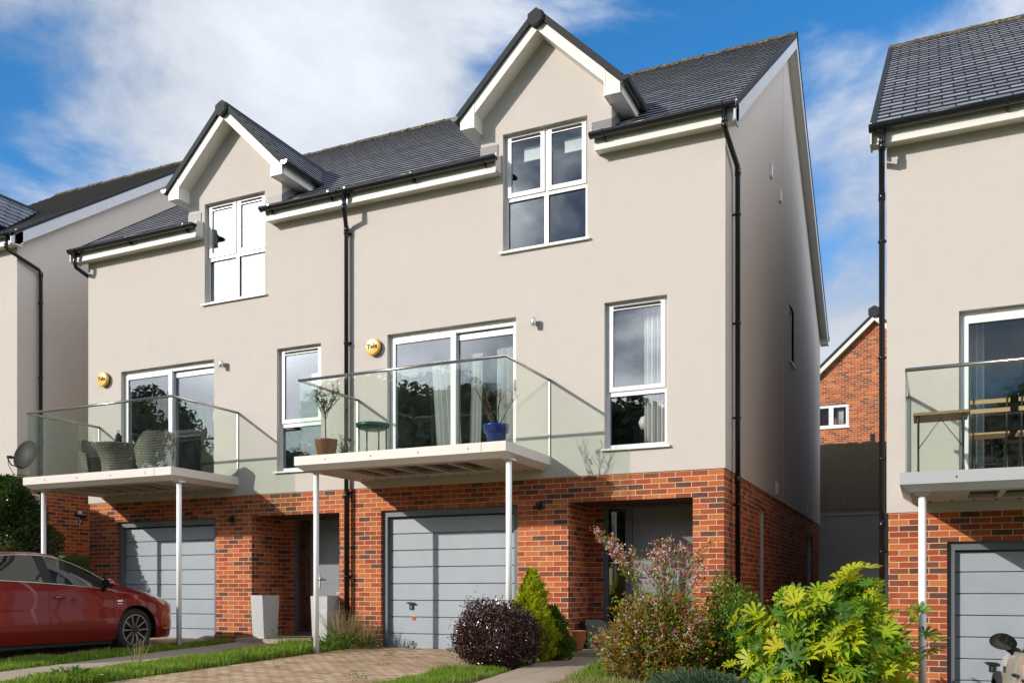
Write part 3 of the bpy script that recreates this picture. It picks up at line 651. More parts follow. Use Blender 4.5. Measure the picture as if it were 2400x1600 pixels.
def house(name, label, dx, dz, xl, xr, left_end, right_end, pipe, wall_label=None, deckmat=None, side=None):
    """all numbers are those of one reference unit; dx, dz move it along the terrace"""
    org = Vector((-5.5 , 0, 0))
    h = thing(name, label, 'house', (org.x + dx, 0, dz), 'houses of the terrace along the street')
    h['_o'] = list(org)
    xl -= dx; xr -= dx                       # to reference unit coordinates
    YB = 11.55; zb = 2.56
    WIN = (-5.75, -4.42, 5.945, 7.688); TALL = (-4.163, -3.26, 2.923, 4.98); PAT = (-7.771, -5.538, 2.868, 4.96)
    # ---- rendered walls
    w = MB()
    hw = 1.03
    wall_grid(w, 'y', 0, [xl, xr, DX - hw, DX + hw], [zb, 7.3, 7.95], [(*WIN, .16), (*TALL, .16), (*PAT, .2)], region=lambda u, z: z < 7.3 or abs(u - DX) < hw)
    ap = 7.95 + hw * .972
    w.poly([(DX - hw, 0, 7.95), (DX + hw, 0, 7.95), (DX, 0, ap)])
    for sgn in (-1, 1):                        # dormer cheeks
        x = DX + sgn * hw
        w.poly([(x, 0, 7.3), (x, .1, 7.3), (x, 1.0, ROOF(1.0) - .05), (x, 1.0, 7.97), (x, 0, 7.97)])
    sideholes = {1: [(6.08, 6.72, 5.40, 6.51, .12)]}
    for end, x, s_ in ((left_end, xl, -1), (right_end, xr, 1)):
        if not end: continue
        ho = sideholes[1] if (s_ == 1 and side) else []
        wall_grid(w, 'x', x, [0, YB], [zb, 7.2], ho)
        for q in ho:
            w.quad((x, q[0], q[2]), (x, q[0], q[3]), (x - .12, q[0], q[3]), (x - .12, q[0], q[2])); w.quad((x, q[1], q[2]), (x, q[1], q[3]), (x - .12, q[1], q[3]), (x - .12, q[1], q[2])); w.quad((x, q[0], q[3]), (x, q[1], q[3]), (x - .12, q[1], q[3]), (x - .12, q[0], q[3])); w.quad((x, q[0], q[2]), (x, q[1], q[2]), (x - .12, q[1], q[2]), (x - .12, q[0], q[2]))
        w.poly([(x, 0, 7.2), (x, YB, 7.2), (x, YB / 2, 7.2 + YB / 2 * .7085 + .14)])
    w.quad((xl, YB, zb), (xr, YB, zb), (xr, YB, 7.4), (xl, YB, 7.4))
    # drip edge above the brick
    w.quad((xl - (.0), 0, zb), (xr, 0, zb), (xr, .025, zb - .012), (xl, .025, zb - .012))
    wl = w.build('rendered_wall', M['render'], h)
    # ---- brick storey
    GAR = (-7.9, -5.514, -.9, 2.19); POR = (-4.718, -2.908, -.9, 2.19)
    k = MB(); yb = .018
    wall_grid(k, 'y', yb, [xl + .02, xr - .02], [-1.0, zb + .02], [(*GAR, .19), (*POR, 0)])
    zf = .10
    k.quad((POR[0], yb, -.9), (POR[0], yb, 2.19), (POR[0], .875, 2.19), (POR[0], .875, -.9))
    k.quad((POR[1], .875, -.9), (POR[1], .875, 2.19), (POR[1], yb, 2.19), (POR[1], yb, -.9))
    k.quad((POR[0], .876, -.9), (POR[0] + .235, .876, -.9), (POR[0] + .235, .876, 2.22), (POR[0], .876, 2.22))
    bh = {1: [(2.83, 3.43, .55, 2.27, .12), (8.93, 10.1, .9, 2.21, .12)]}
    for end, x, s_ in ((left_end, xl + .02, -1), (right_end, xr - .02, 1)):
        if not end: continue
        ho = bh[1] if (s_ == 1 and side) else []
        wall_grid(k, 'x', x, [yb, YB - .01], [-1.0, zb + .02], ho, depth=.12)
    k.build('brick_wall', M['brick'], h)
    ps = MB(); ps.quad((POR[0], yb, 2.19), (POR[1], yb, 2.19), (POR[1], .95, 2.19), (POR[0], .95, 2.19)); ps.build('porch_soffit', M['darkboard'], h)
    # ---- rooms behind the windows
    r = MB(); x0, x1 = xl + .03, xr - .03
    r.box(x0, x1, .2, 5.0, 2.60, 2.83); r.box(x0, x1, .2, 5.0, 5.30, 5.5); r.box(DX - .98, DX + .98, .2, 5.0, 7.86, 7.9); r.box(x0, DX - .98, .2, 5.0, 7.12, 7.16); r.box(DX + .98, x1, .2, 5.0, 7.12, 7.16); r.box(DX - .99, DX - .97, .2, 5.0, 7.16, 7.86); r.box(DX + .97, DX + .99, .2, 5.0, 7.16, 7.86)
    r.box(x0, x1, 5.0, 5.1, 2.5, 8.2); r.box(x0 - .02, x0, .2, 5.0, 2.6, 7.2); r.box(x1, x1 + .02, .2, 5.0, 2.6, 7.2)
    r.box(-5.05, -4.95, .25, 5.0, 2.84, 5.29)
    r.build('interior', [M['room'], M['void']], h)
    # ---- roof
    vl = xl - (.18 if left_end else 0); vr = xr + (.18 if right_end else 0)
    sl = math.sqrt(1 + .7085 ** 2); vv = Vector((0, 1, .7085)) / sl; nn = Vector((0, -.7085, 1)) / sl
    rows = []
    for q in range(30):
        y = -.25 + (.2459 * (q + .5)) / sl; z = ROOF(y)
        if y < .0: spans = [(vl, DX - .70), (DX + .845, vr)]
        else:
            xx = min(1.03, max(0, (9.18 - z) / .972 - .06))
            spans = [(vl, DX - xx), (DX + xx, vr)] if xx > 0 else [(vl, vr)]
        rows.append(spans)
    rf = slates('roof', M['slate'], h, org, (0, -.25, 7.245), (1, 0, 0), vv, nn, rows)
    bk = MB(); yr = 5.77
    bk.quad((vl, yr, ROOF(yr)), (vr, yr, ROOF(yr)), (vr, 2 * yr + .25, 7.245), (vl, 2 * yr + .25, 7.245)); bk.quad((vl, -.24, 7.215), (DX - .70, -.24, 7.215), (DX - .70, yr, ROOF(yr) - .05), (vl, yr, ROOF(yr) - .05)); bk.quad((DX + .845, -.24, 7.215), (vr, -.24, 7.215), (vr, yr, ROOF(yr) - .05), (DX + .845, yr, ROOF(yr) - .05))
    bk2 = MB(); bk2.v, bk2.f, bk2.mi, bk2.sm = bk.v[:4], bk.f[:1], [0], [False]; bk2.uv = {0: ((vl, 0), (vr, 0), (vr, 7), (vl, 7))}
    bk2.build('rear_slope', M['slate'], rf)
    rt = MB(); zr = ROOF(yr) + .015; n_ = int(round((vr - vl) / .45)); st = (vr - vl) / n_
    for q in range(n_):
        a = vl + st * q; c = a + st + .015; e = .006 * (q % 2)
        pts = [(-.13, -.085), (-.06, .005), (.0, .025), (.06, .005), (.13, -.085), (.11, -.10), (.0, -.01), (-.11, -.10)]
        rt.prism([(yr + p * (1 + e), zr + z + e + random.uniform(-.004, .004)) for p, z in pts], 'x', a, c)
        rt.prism([(yr + p * 1.08, zr + z * 1.0 + .010) for p, z in pts[:5]] , 'x', c - .05, c)
    rt.build('ridge_tiles', M['ridge'], rf)
    # ---- dormer roof
    g2 = .2459; sd = math.sqrt(1 + .972 ** 2); xe = 1.285; ze = 9.195 - .972 * xe
    nr = int(math.ceil(xe * sd / g2))
    dr = None
    for sgn in (-1, 1):
        rows = []
        for q in range(nr):
            z = ze + .972 / sd * g2 * (q + .5); y1 = (z - 7.245) / .7085 - .25 + .05
            s1 = min((q + 1) * g2, xe * sd)
            rows.append([(-.285, y1)])
        v_ = Vector((-sgn, 0, .972)) / sd; n_v = Vector((sgn * .972, 0, 1)) / sd
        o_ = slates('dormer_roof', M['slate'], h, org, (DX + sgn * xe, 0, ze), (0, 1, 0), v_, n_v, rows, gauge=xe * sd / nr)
        if dr is None: dr = o_
    dl = MB()
    for sgn in (-1, 1): dl.quad((DX, -.24, 9.15), (DX + sgn * 1.25, -.24, 9.15 - .972 * 1.25), (DX + sgn * 1.25, 1.0, 9.15 - .972 * 1.25), (DX, 2.6, 9.15))
    dl.build('dormer_lining', M['board'], h)
    rd = MB()
    for q in range(6):
        a = -.28 + q * .48; rd.prism([(DX - .13, 9.08), (DX - .06, 9.20), (DX + .06, 9.20), (DX + .13, 9.08), (DX + .10, 9.06), (DX, 9.17), (DX - .10, 9.06)], 'y', a, a + .49)
    rd.build('dormer_ridge', M['pvcgrey'], dr)
    cap = MB(); hx = [(.0, .125), (.115, .065), (.118, -.055), (.03, -.125), (-.03, -.128), (-.118, -.055), (-.115, .065)]
    cap.prism([(DX + p, 9.075 + z) for p, z in hx], 'y', -.335, -.265); cap.prism([(DX + p * .86, 9.075 + z * .86) for p, z in hx], 'y', -.345, -.335)
    ce = cap.build('ridge_cap', M['pvcgrey'], dr)
    cs = MB()
    for p, z in ((0, .05), (-.03, -.05), (.04, .0), (.0, -.02)): cs.tube([(DX + p, -.349, 9.075 + z), (DX + p, -.345, 9.075 + z)], .007, 6)
    cs.build('screws', M['pvcgrey'], ce)
    vg = MB()                                           # dark verge trim on the rake
    for sgn in (-1, 1):
        P = lambda x, z: (DX + sgn * x, z)
        vg.prism([P(.0, 9.235), P(1.30, 9.235 - .972 * 1.30), P(1.30, 9.115 - .972 * 1.30), P(.0, 9.115)], 'y', -.30 - .002 * sgn, -.262)
    vg.build('verge_trim', M['pvcgrey'], dr)
    for sgn in (-1, 1):                                 # barge board with its boxed end
        bb = MB(); P = lambda x, z: (DX + sgn * x, z)
        bb.prism([P(.0, 9.112), P(1.02, 9.112 - .972 * 1.02), P(1.02, 8.93 - .972 * 1.02), P(.0, 8.93)], 'y', -.262 - .001 * sgn, -.24)
        bb.prism([P(1.02, 8.113), P(1.24, 7.90), P(1.24, 7.755), P(1.02, 7.755)], 'y', -.264, -.235)
        bb.prism([P(1.005, 8.09), P(1.03, 8.08), P(1.03, 7.745), P(1.005, 7.745)], 'y', -.268, -.234)
        bb.build('barge_board', M['board'], h)
        ss = MB()                                       # sloping soffit behind the barge
        a, c = P(0, 8.935), P(1.02, 8.935 - .972 * 1.02)
        ss.quad((a[0], -.24, a[1]), (c[0], -.24, c[1]), (c[0], .0, c[1]), (a[0], .0, a[1]))
        bx0, bx1 = sorted((DX + sgn * 1.02, DX + sgn * 1.235)); ss.box(bx0, bx1, -.234, .95, 7.76, 7.775)
        fx = DX + sgn * 1.235; fa, fb = sorted((fx, fx + sgn * .016)); ss.box(fa, fb, -.23, 1.1, 7.765, 7.915)
        ib0, ib1 = sorted((DX + sgn * 1.005, DX + sgn * 1.02)); ss.box(ib0, ib1, -.232, -.001, 7.75, 8.0)
        ss.build('dormer_soffit', M['board'], h)
        gt = MB(); gx = DX + sgn * 1.315
        for q in range(8):
            t0, t1 = R(180 + 180 * q / 8), R(180 + 180 * (q + 1) / 8); rr = .062
            gt.quad((gx + rr * math.cos(t0), -.30, 7.945 + rr * math.sin(t0)), (gx + rr * math.cos(t1), -.30, 7.945 + rr * math.sin(t1)), (gx + rr * math.cos(t1), .98, 7.945 + rr * math.sin(t1)), (gx + rr * math.cos(t0), .98, 7.945 + rr * math.sin(t0)), sm=True)
        gt.poly([(gx + .064 * math.cos(R(180 + 22.5 * q)), -.302, 7.945 + .064 * math.sin(R(180 + 22.5 * q))) for q in range(9)]); gt.poly([(gx + .064 * math.cos(R(180 + 22.5 * q)), .98, 7.945 + .064 * math.sin(R(180 + 22.5 * q))) for q in range(9)])
        gt.prism([(gx + .066 * math.cos(R(180 + 22.5 * q)), 7.947 + .066 * math.sin(R(180 + 22.5 * q))) for q in range(9)], 'y', -.31, -.27)
        gt.build('dormer_gutter', M['pvc'], h)
        fl = MB(); s0, s1 = sorted((DX + sgn * 1.035, DX + sgn * .74)); fl.box(s0, s1, -.012, -.002, 7.36, 7.56)
        c0, c1 = sorted((DX + sgn * 1.032, DX + sgn * 1.042)); fl.poly([(DX + sgn * 1.042, -.012, 7.36), (DX + sgn * 1.042, 1.0, ROOF(1.0) - .02), (DX + sgn * 1.042, 1.0, ROOF(1.0) + .14), (DX + sgn * 1.042, -.012, 7.56)])
        fl.build('lead_flashing', M['lead'], h)
    # ---- eaves: fascia, soffit, gutter
    for (a, c) in ((vl, DX - .695), (DX + .84, vr)):
        e = MB(); gm = MB(); brs = []
        a2 = a + (.10 if (a == vl and left_end) else 0); c2 = c - (.10 if (c == vr and right_end) else 0)
        e.box(a, c, -.185, -.165, 7.075, 7.255); e.box(a, c, -.192, -.165, 7.065, 7.09)
        e.box(a, c, -.164, -.001, 7.085, 7.10)
        e.box(a - .0, a + .014, -.163, -.001, 7.078, 7.36); e.box(c - .014, c, -.163, -.001, 7.078, 7.36)
        gy, gzc, rr = -.262, 7.262, .064
        ga, gc = a - (.0 if left_end and a == vl else .03 if a != vl else 0), c + (.0 if c == vr else .03)
        for q in range(10):
            t0, t1 = R(180 + 18 * q), R(180 + 18 * (q + 1))
            gm.quad((ga, gy + rr * math.cos(t0), gzc + rr * math.sin(t0)), (gc, gy + rr * math.cos(t0), gzc + rr * math.sin(t0)), (gc, gy + rr * math.cos(t1), gzc + rr * math.sin(t1)), (ga, gy + rr * math.cos(t1), gzc + rr * math.sin(t1)), sm=True)
        for xx in (ga, gc): gm.prism([(gy + (rr + .003) * math.cos(R(180 + 18 * q)), gzc + .002 + (rr + .003) * math.sin(R(180 + 18 * q))) for q in range(11)], 'x', xx - .012, xx + .012)
        gm.tube([(ga, gy - rr, gzc), (gc, gy - rr, gzc)], .006, 6)
        nb = max(2, int((c - a) / .8))
        for q in range(nb):
            xx = a + .16 + (c - a - .32) * q / max(1, nb - 1)
            pr = [(gy + (rr + .006) * math.cos(R(170 + 20 * t)), gzc + (rr + .006) * math.sin(R(170 + 20 * t))) for t in range(11)]
            br = MB(); brs.append(br); br.prism(pr, 'x', xx - .014, xx + .014); br.prism([(gy, gzc - .075), (-.187, gzc - .02), (-.187, gzc - .11), (gy + .035, gzc - .10)], 'x', xx - .010, xx + .010)
        e.build('fascia', M['board'], h)
        gu = gm.build('gutter', M['pvc'], h); [q_.build('gutter_bracket', M['pvc'], gu) for q_ in brs]
    for end, x, s_ in ((left_end, vl, -1), (right_end, vr, 1)):
        if not end: continue
        a, c = sorted((x, x - s_ * .022)); vb = MB()
        for (y0, y1) in ((-.26, 5.77), (11.8, 5.77)):
            vb.prism([(y0, 7.19), (y1, ROOF(5.77) - .06), (y1, ROOF(5.77) - .27), (y0 + (.15 if y0 < 1 else -.15), 7.07), (y0, 7.05)], 'x', a, c)
        vb.box(a + .001, c - .001, -.255, -.02, 7.05, 7.20)
        vb.build('gable_barge', M['verge'], h)
        gs = MB(); xw = xr if s_ > 0 else xl; a2, c2 = sorted((x - s_ * .022, xw))
        for (y0, y1) in ((-.2, 5.77), (11.75, 5.77)):
            gs.quad((a2, y0, 7.10), (c2, y0, 7.10), (c2, y1, ROOF(5.77) - .24), (a2, y1, ROOF(5.77) - .24))
        gs.box(a2, c2, 11.56, 11.8, 7.06, 7.2); gs.build('gable_soffit', M['board'], h)
        cp = MB(); a3, c3 = sorted((x + s_ * .012, x - s_ * .06))
        for (y0, y1) in ((-.27, 5.77), (11.82, 5.77)):
            cp.prism([(y0, ROOF(-.25) + .012), (y1, ROOF(5.77) + .03), (y1, ROOF(5.77) - .058), (y0, 7.19)], 'x', a3, c3)
        cp.box(a3, c3, 11.75, 11.93, 7.20, 7.30); cp.build('verge_trim', M['pvcgrey'], h)
    # ---- rainwater pipe
    pb = MB(); r0 = .036
    if pipe == 'party':
        x = xr + .02; x = -8.44 - dx if False else x
        pts = [(x + .09, -.262, 7.2), (x + .09, -.262, 6.98), (x + .085, -.24, 6.93), (x + .01, -.10, 6.80), (x, -.068, 6.72), (x, -.068, .0)]
        brz = [6.66, 4.9, 3.35, 2.50, 1.15, .35]; brk = [(x, -.068)]
    else:
        s_ = 1 if pipe == 'right' else -1; xw = xr if s_ > 0 else xl; x = xw + s_ * .075
        pts = [(x + s_ * -.035, -.262, 7.2), (x - s_ * .035, -.262, 7.00), (x - s_ * .03, -.24, 6.95), (x, .43, 6.76), (x, .47, 6.68), (x, .47, -.85)]
        brz = [6.1, 4.6, 3.3, 2.1, .9]; brk = [(x, .47)]
    pb.tube(pts, r0, 12)
    for z in (pts[-2][2] - .0, 2.45, pts[1][2]):
        q = pts[-2] if z < 6.8 else pts[1]; pb.tube([(q[0], q[1], z - .05), (q[0], q[1], z + .05)], r0 + .006, 12)
    pp = pb.build('downpipe', M['pvc'], h)
    for z in brz:
        bb = MB(); bb.tube([(brk[0][0], brk[0][1], z - .016), (brk[0][0], brk[0][1], z + .016)], r0 + .010, 12)
        if pipe == 'party': bb.box(brk[0][0] - .06, brk[0][0] + .06, -.02, .0, z - .014, z + .014)
        else:
            a, c = sorted((brk[0][0], xw)); bb.box(a, c, .46, .48, z - .014, z + .014)
        bb.build('pipe_bracket', M['pvc'], pp)
    # ---- openings
    casement(h, *WIN, 'four'); casement(h, *TALL, 'tall'); patio_door(h, *PAT)
    garage_door(h, GAR[0], GAR[1], -.02, 2.19); front_door(h, POR[0] + .235, POR[1] + .15, float(.09), 2.235)
    bal = balcony(h, -8.386, -4.985, deckmat or M['deck'])
    zg = float(gz(-8.1 + dx, -1.3)) - dz - .05
    for x in (-8.165, -5.047):
        p = MB(); p.tube([(x, -1.3, zg), (x, -1.3, 2.66)], .040, 16); p.box(x - .07, x + .07, -1.37, -1.23, 2.645, 2.662); p.build('post', M['post'], bal)
    if side:
        for (y0, y1, z0, z1) in ((6.08, 6.72, 5.40, 6.51), (2.83, 3.43, .55, 2.27), (8.93, 10.1, .9, 2.21)):
            x = xr - (.0 if z0 > 3 else .02); f = MB(); t = .05; xx = x - .10
            f.box(xx, xx + .06, y0, y0 + t, z0, z1); f.box(xx, xx + .06, y1 - t, y1, z0, z1); f.box(xx, xx + .06, y0 + t, y1 - t, z1 - t, z1); f.box(xx, xx + .06, y0 + t, y1 - t, z0, z0 + t)
            wn = f.build('side_window', M['upvc'], h)
            g = MB(); g.box(xx + .02, xx + .026, y0 + t, y1 - t, z0 + t, z1 - t); g.build('pane', M['glass'], wn)
            s_ = MB(); s_.box(xx, x + .04, y0 - .03, y1 + .03, z0 - .03, z0 - .004); s_.build('sill', M['upvc'], wn)
        v = MB(); v.box(xr, xr + .006, 5.25, 5.256, 2.56, 11.0); v.build('movement_joint', M['board'], h)
    return h

H2 = house('townhouse', 'pale rendered house with front dormer and side gable, between the downpipes at centre and right', 0, 0, -8.52, -2.466, False, True, 'right', side=True)
H1 = house('townhouse', 'pale rendered house behind the red car, with wicker chairs on its balcony', -5.79, 0, -14.409, -8.52, True, False, 'party')
H3 = house('townhouse', 'pale rendered house at the right edge, with a folding table on its grey-edged balcony', 8.10, -.675, -.477, 5.6, True, False, 'left', deckmat=M['deckgrey'])
H0 = house('townhouse', 'pale rendered house beyond the gap at the left edge, behind the satellite dish', -13.925, .63, -22.5, -16.391, False, True, 'right')
# left rain pipe of the middle pair
pb = MB(); x = -14.409 - .075
pb.tube([(x + .035, -.262, 7.2), (x + .035, -.262, 7.0), (x + .03, -.24, 6.95), (x, .43, 6.76), (x, .47, 6.68), (x, .47, .1)], .036, 12)
ob = pb.build('downpipe', M['pvc'], H1, origin=(-5.5 - 5.79, 0, 0))

# ------------------------------------------------------------------ fixtures on the walls
def alarm(x, z, label):
    o = thing('alarm_box', label, 'alarm box', (x, 0, z), 'alarm boxes on the fronts')
    b = MB(); prof = [(0.0, 0)]
    n = 32
    for k in range(n):
        t0, t1 = 2 * math.pi * k / n, 2 * math.pi * (k + 1) / n
        rr = [(.132, -.001), (.134, -.035)]; r2 = [(.134, -.036), (.132, -.070), (.118, -.084), (.06, -.090), (0, -.091)]
        for pr, mi in ((rr, 1), (r2, 0)):
            for j in range(len(pr) - 1):
                (a, ya), (c, yc) = pr[j], pr[j + 1]
                b.quad((x + a * math.cos(t0), ya, z + a * math.sin(t0)), (x + a * math.cos(t1), ya, z + a * math.sin(t1)), (x + c * math.cos(t1), yc, z + c * math.sin(t1)), (x + c * math.cos(t0), yc, z + c * math.sin(t0)), mi, True)
    b.build('case', [M['yellow'], M['black']], o)
    cu = bpy.data.curves.new('lettering', 'FONT'); cu.body = 'Yale'; cu.size = .112; cu.extrude = .002; cu.align_x = 'CENTER'; cu.align_y = 'CENTER'; cu.offset = .0012
    tmp = bpy.data.objects.new('lettering', cu); C.objects.link(tmp); bpy.context.view_layer.update()
    me = bpy.data.meshes.new_from_object(tmp.evaluated_get(bpy.context.evaluated_depsgraph_get())); bpy.data.objects.remove(tmp)
    me.materials.clear(); me.materials.append(M['black'])
    t = bpy.data.objects.new('lettering', me); C.objects.link(t); t.parent = o; t.location = (0, -.0935, .004); t.rotation_euler = (R(90), 0, 0)
alarm(-8.0, 4.78, 'round yellow alarm box on the wall between the centre downpipe and the curtained patio door')
alarm(-13.96, 4.85, 'round yellow alarm box near the left corner of the middle pair, above the wicker chairs')

def wall_lamp(x, z, label):
    o = thing('wall_lamp', label, 'wall light', (x, 0, z), 'cylinder lights beside the patio doors')
    b = MB(); b.lathe([(0, z - .056), (.034, z - .056), (.037, z - .053), (.037, z + .053), (.034, z + .056), (0, z + .056)], x, -.085, 20); b.build('cylinder', M['silver'], o)
    s_ = MB(); s_.box(x - .018, x + .018, -.052, -.001, z - .03, z + .03); s_.build('bracket', M['silver'], o)
wall_lamp(-5.215, 4.825, 'small silver cylinder wall light between the curtained patio door and the tall narrow window')
wall_lamp(-11.09, 4.83, 'small silver cylinder wall light right of the patio door with wicker chairs')

def black_light(x, z, label):
    o = thing('porch_light', label, 'wall light', (x, 0, z), 'black wall lights on the brick')
    b = MB(); b.box(x - .035, x + .035, -.03, .017, z - .05, z + .05); b.build('base', M['black'], o)
    c = MB(); c.lathe([(0, z - .04), (.03, z - .04), (.03, z + .03), (.02, z + .045), (0, z + .048)], x, -.055, 14); c.build('lamp_head', M['black'], o)
black_light(-10.92, 2.15, 'small black light on the brick pier left of the porch with stone planters')
black_light(-5.16, 2.16, 'small black light on the brick pier above the golden conifer')

o = thing('security_camera', 'small security camera with looped white cable on the left brick corner', 'camera', (-14.41, .0, 2.32))
b = MB(); b.box(-14.55, -14.41, -.06, -.02, 2.29, 2.34); b.build('arm', M['pvcgrey'], o)
b = MB(); b.tube([(-14.66, -.09, 2.36), (-14.53, -.06, 2.33)], .035, 12); b.build('camera_body', M['black'], o)
b = MB(); b.lathe([(0, 2.34), (.035, 2.345), (.04, 2.38), (.03, 2.42), (0, 2.43)], -14.555, -.06, 14); b.build('cover', M['white'], o)
b = MB(); b.tube([(-14.6 + .06 * math.cos(R(a)), -.06, 2.25 + .075 * math.sin(R(a))) for a in range(170, 375, 15)], .010, 8); b.build('cable', M['white'], o)

# satellite dish on the side wall of the left house
o = thing('satellite_dish', 'dark grey satellite dish on the side wall at the left edge', 'satellite dish', (-16.39, .15, 3.5))
ctr = Vector((-16.02, -.05, 3.555)); ax = Vector((.12, -.95, .30)).normalized(); e1 = ax.cross(Vector((0, 0, 1))).normalized(); e2 = e1.cross(ax)
b = MB(); n = 28
for k in range(n):
    for j in range(5):
        def P(r_, t, off=0): return ctr + (e1 * math.cos(t) * .27 + e2 * math.sin(t) * .30) * r_ + ax * (.07 * r_ * r_ + off)
        t0, t1 = 2 * math.pi * k / n, 2 * math.pi * (k + 1) / n
        b.quad(P(j / 5, t0), P(j / 5, t1), P((j + 1) / 5, t1), P((j + 1) / 5, t0), sm=True); b.quad(P(j / 5, t0, -.012), P((j + 1) / 5, t0, -.012), P((j + 1) / 5, t1, -.012), P(j / 5, t1, -.012), sm=True)
    b.quad(P(1, t0), P(1, t1), P(1, t1, -.012), P(1, t0, -.012))
b.build('reflector', M['black'], o)
b = MB(); b.tube([ctr - e2 * .28 + ax * .06, ctr - e2 * .33 + ax * .30, ctr - e2 * .24 + ax * .42], .012, 8); b.build('feed_arm', M['black'], o)
b = MB(); q = ctr - e2 * .22 + ax * .42; b.tube([q, q - ax * .10 + e2 * .04], .03, 12); b.build('receiver', M['pvcgrey'], o)
b = MB(); b.tube([ctr - ax * .01, ctr - ax * .12, (-16.25, .15, 3.45), (-16.39, .15, 3.45)], .02, 8); b.build('wall_bracket', M['black'], o)
b = MB(); b.tube([q, q + Vector((.02, 0, -.15)), q + Vector((-.1, .2, -.3)), (-16.37, .2, 3.22)], .006, 6); b.build('cable', M['black'], o)

# vent covers on the gable wall
for i, (y, z, lb) in enumerate(((3.76, 8.10, 'upper'), (4.79, 8.08, 'u2'), (4.39, 2.735, 'l1'), (8.70, 2.745, 'l2'))):
    o = thing('vent_cover', ['white vent cover high on the gable wall, the nearer one', 'white vent cover high on the gable wall, the farther one', 'white vent cover just above the side wall brick, the nearer one', 'white vent cover just above the side wall brick, near the rear corner'][i], 'vent cover', (-2.466, y, z), 'vent covers on the gable wall')
    b = MB(); b.prism([(-2.466, z - .10), (-2.43, z - .11), (-2.425, z + .09), (-2.466, z + .10)], 'y', y - .07, y + .07); b.build('hood', M['white'], o)
    b = MB(); b.box(-2.466, -2.445, y - .085, y + .085, z - .12, z + .12); b.build('flange', M['board'], o)

# gas meter box on left house
o = thing('meter_box', 'small grey meter box with conduit on the brick side wall above the left bush', 'meter box', (-16.39, .3, 2.75))
b = MB(); b.box(-16.41, -16.28, .2, .42, 2.66, 2.86); b.build('case', M['silver'], o)
b = MB(); b.tube([(-16.36, .5, 2.5), (-16.36, .5, 3.14)], .02, 8); b.tube([(-16.36, .42, 2.76), (-16.36, .5, 2.76)], .015, 8); b.build('conduit', M['silver'], o)

# ------------------------------------------------------------------ things behind: retaining wall, fence, brick house
b = MB(); b.box(-14, 9, 12.2, 12.42, -1.2, 2.83); b.box(-14, 9, 12.17, 12.45, 2.83, 2.88)
tag(b.build('retaining_wall', M['concrete'], origin=(-2, 12.3, -1)), 'grey rendered retaining wall under the fence in the gap', 'wall')
fn = thing('wooden_fence', 'dark weathered board fence on the retaining wall in the gap', 'fence', (-2, 12.3, 2.88))
b = MB(); x = -9.0
while x < 5:
    w = .125 + random.uniform(-.004, .004); b.box(x, x + w + .012, 12.22 + random.uniform(0, .012), 12.245 + random.uniform(0, .01), 2.99, 4.66 + random.uniform(-.015, .01)); x += w
b.build('boards', M['fence'], fn)
b = MB(); b.box(-9, 5, 12.25, 12.27, 2.88, 3.0); b.build('gravel_board', M['fence'], fn)
b = MB()
for z in (3.3, 4.3): b.box(-9, 5, 12.27, 12.32, z, z + .08)
b.build('rails', M['fence'], fn)
for x in (-3.6, -1.28, 1.1):
    b = MB(); b.box(x - .06, x + .06, 12.275, 12.37, 2.88, 4.86); b.build('fence_post', M['fence'], fn)

bhx, bhy, bhz = -1.83, 24.0, 11.05
bh = thing('brick_house', 'red brick house with a white-edged gable seen through the gap', 'house', (bhx, bhy, 3.2))
b = MB(); hw = 4.2; ez = bhz - hw * .94
bhole = [(-4.0, -2.73, 7.08, 7.95)]
wx0, wx1, wz0, wz1 = bhole[0]; ez = 6.9; hw = (bhz - ez) / .94; gx = lambda z: (bhz - z) / .94
b.quad((bhx - hw, bhy, 3), (bhx + hw, bhy, 3), (bhx + hw, bhy, ez), (bhx - hw, bhy, ez)); b.quad((bhx - hw, bhy, ez), (bhx + hw, bhy, ez), (bhx + gx(wz0), bhy, wz0), (bhx - gx(wz0), bhy, wz0))
b.quad((bhx - gx(wz0), bhy, wz0), (wx0, bhy, wz0), (wx0, bhy, wz1), (bhx - gx(wz1), bhy, wz1)); b.quad((wx1, bhy, wz0), (bhx + gx(wz0), bhy, wz0), (bhx + gx(wz1), bhy, wz1), (wx1, bhy, wz1))
b.poly([(bhx - gx(wz1), bhy, wz1), (bhx + gx(wz1), bhy, wz1), (bhx, bhy, bhz)])
wall_grid(b, 'y', bhy, [wx0, wx1], [wz0, wz1], [(wx0, wx1, wz0, wz1, .1)])
for s_ in (-1, 1): b.quad((bhx + s_ * hw, bhy, 3), (bhx + s_ * hw, bhy + 8, 3), (bhx + s_ * hw, bhy + 8, ez), (bhx + s_ * hw, bhy, ez))
b.box(wx0 - .3, wx1 + .3, bhy + .6, bhy + .7, 6.8, 8.2)
b.build('wall', M['brick'], bh)
b = MB()
for s_ in (-1, 1):
    P = lambda x, z: (bhx + s_ * x, z)
    b.prism([P(0, bhz + .19), P(hw + .3, bhz + .19 - .94 * (hw + .3)), P(hw + .3, bhz + .07 - .94 * (hw + .3)), P(0, bhz + .07)], 'y', bhy - .22, bhy + 8)
b.build('roof', M['pvcgrey'], bh)
b = MB()
for s_ in (-1, 1):
    P = lambda x, z: (bhx + s_ * x, z)
    b.prism([P(0, bhz + .065), P(hw + .25, bhz + .065 - .94 * (hw + .25)), P(hw + .25, bhz - .13 - .94 * (hw + .25)), P(0, bhz - .13)], 'y', bhy - .2 - .001 * s_, bhy - .02)
b.build('barge_board', M['board'], bh)
b = MB(); b.prism([(bhx + .24 * math.cos(R(a)), bhz + .17 + .22 * math.sin(R(a))) for a in range(30, 390, 60)], 'y', bhy - .28, bhy - .2); b.build('ridge_cap', M['pvcgrey'], bh)
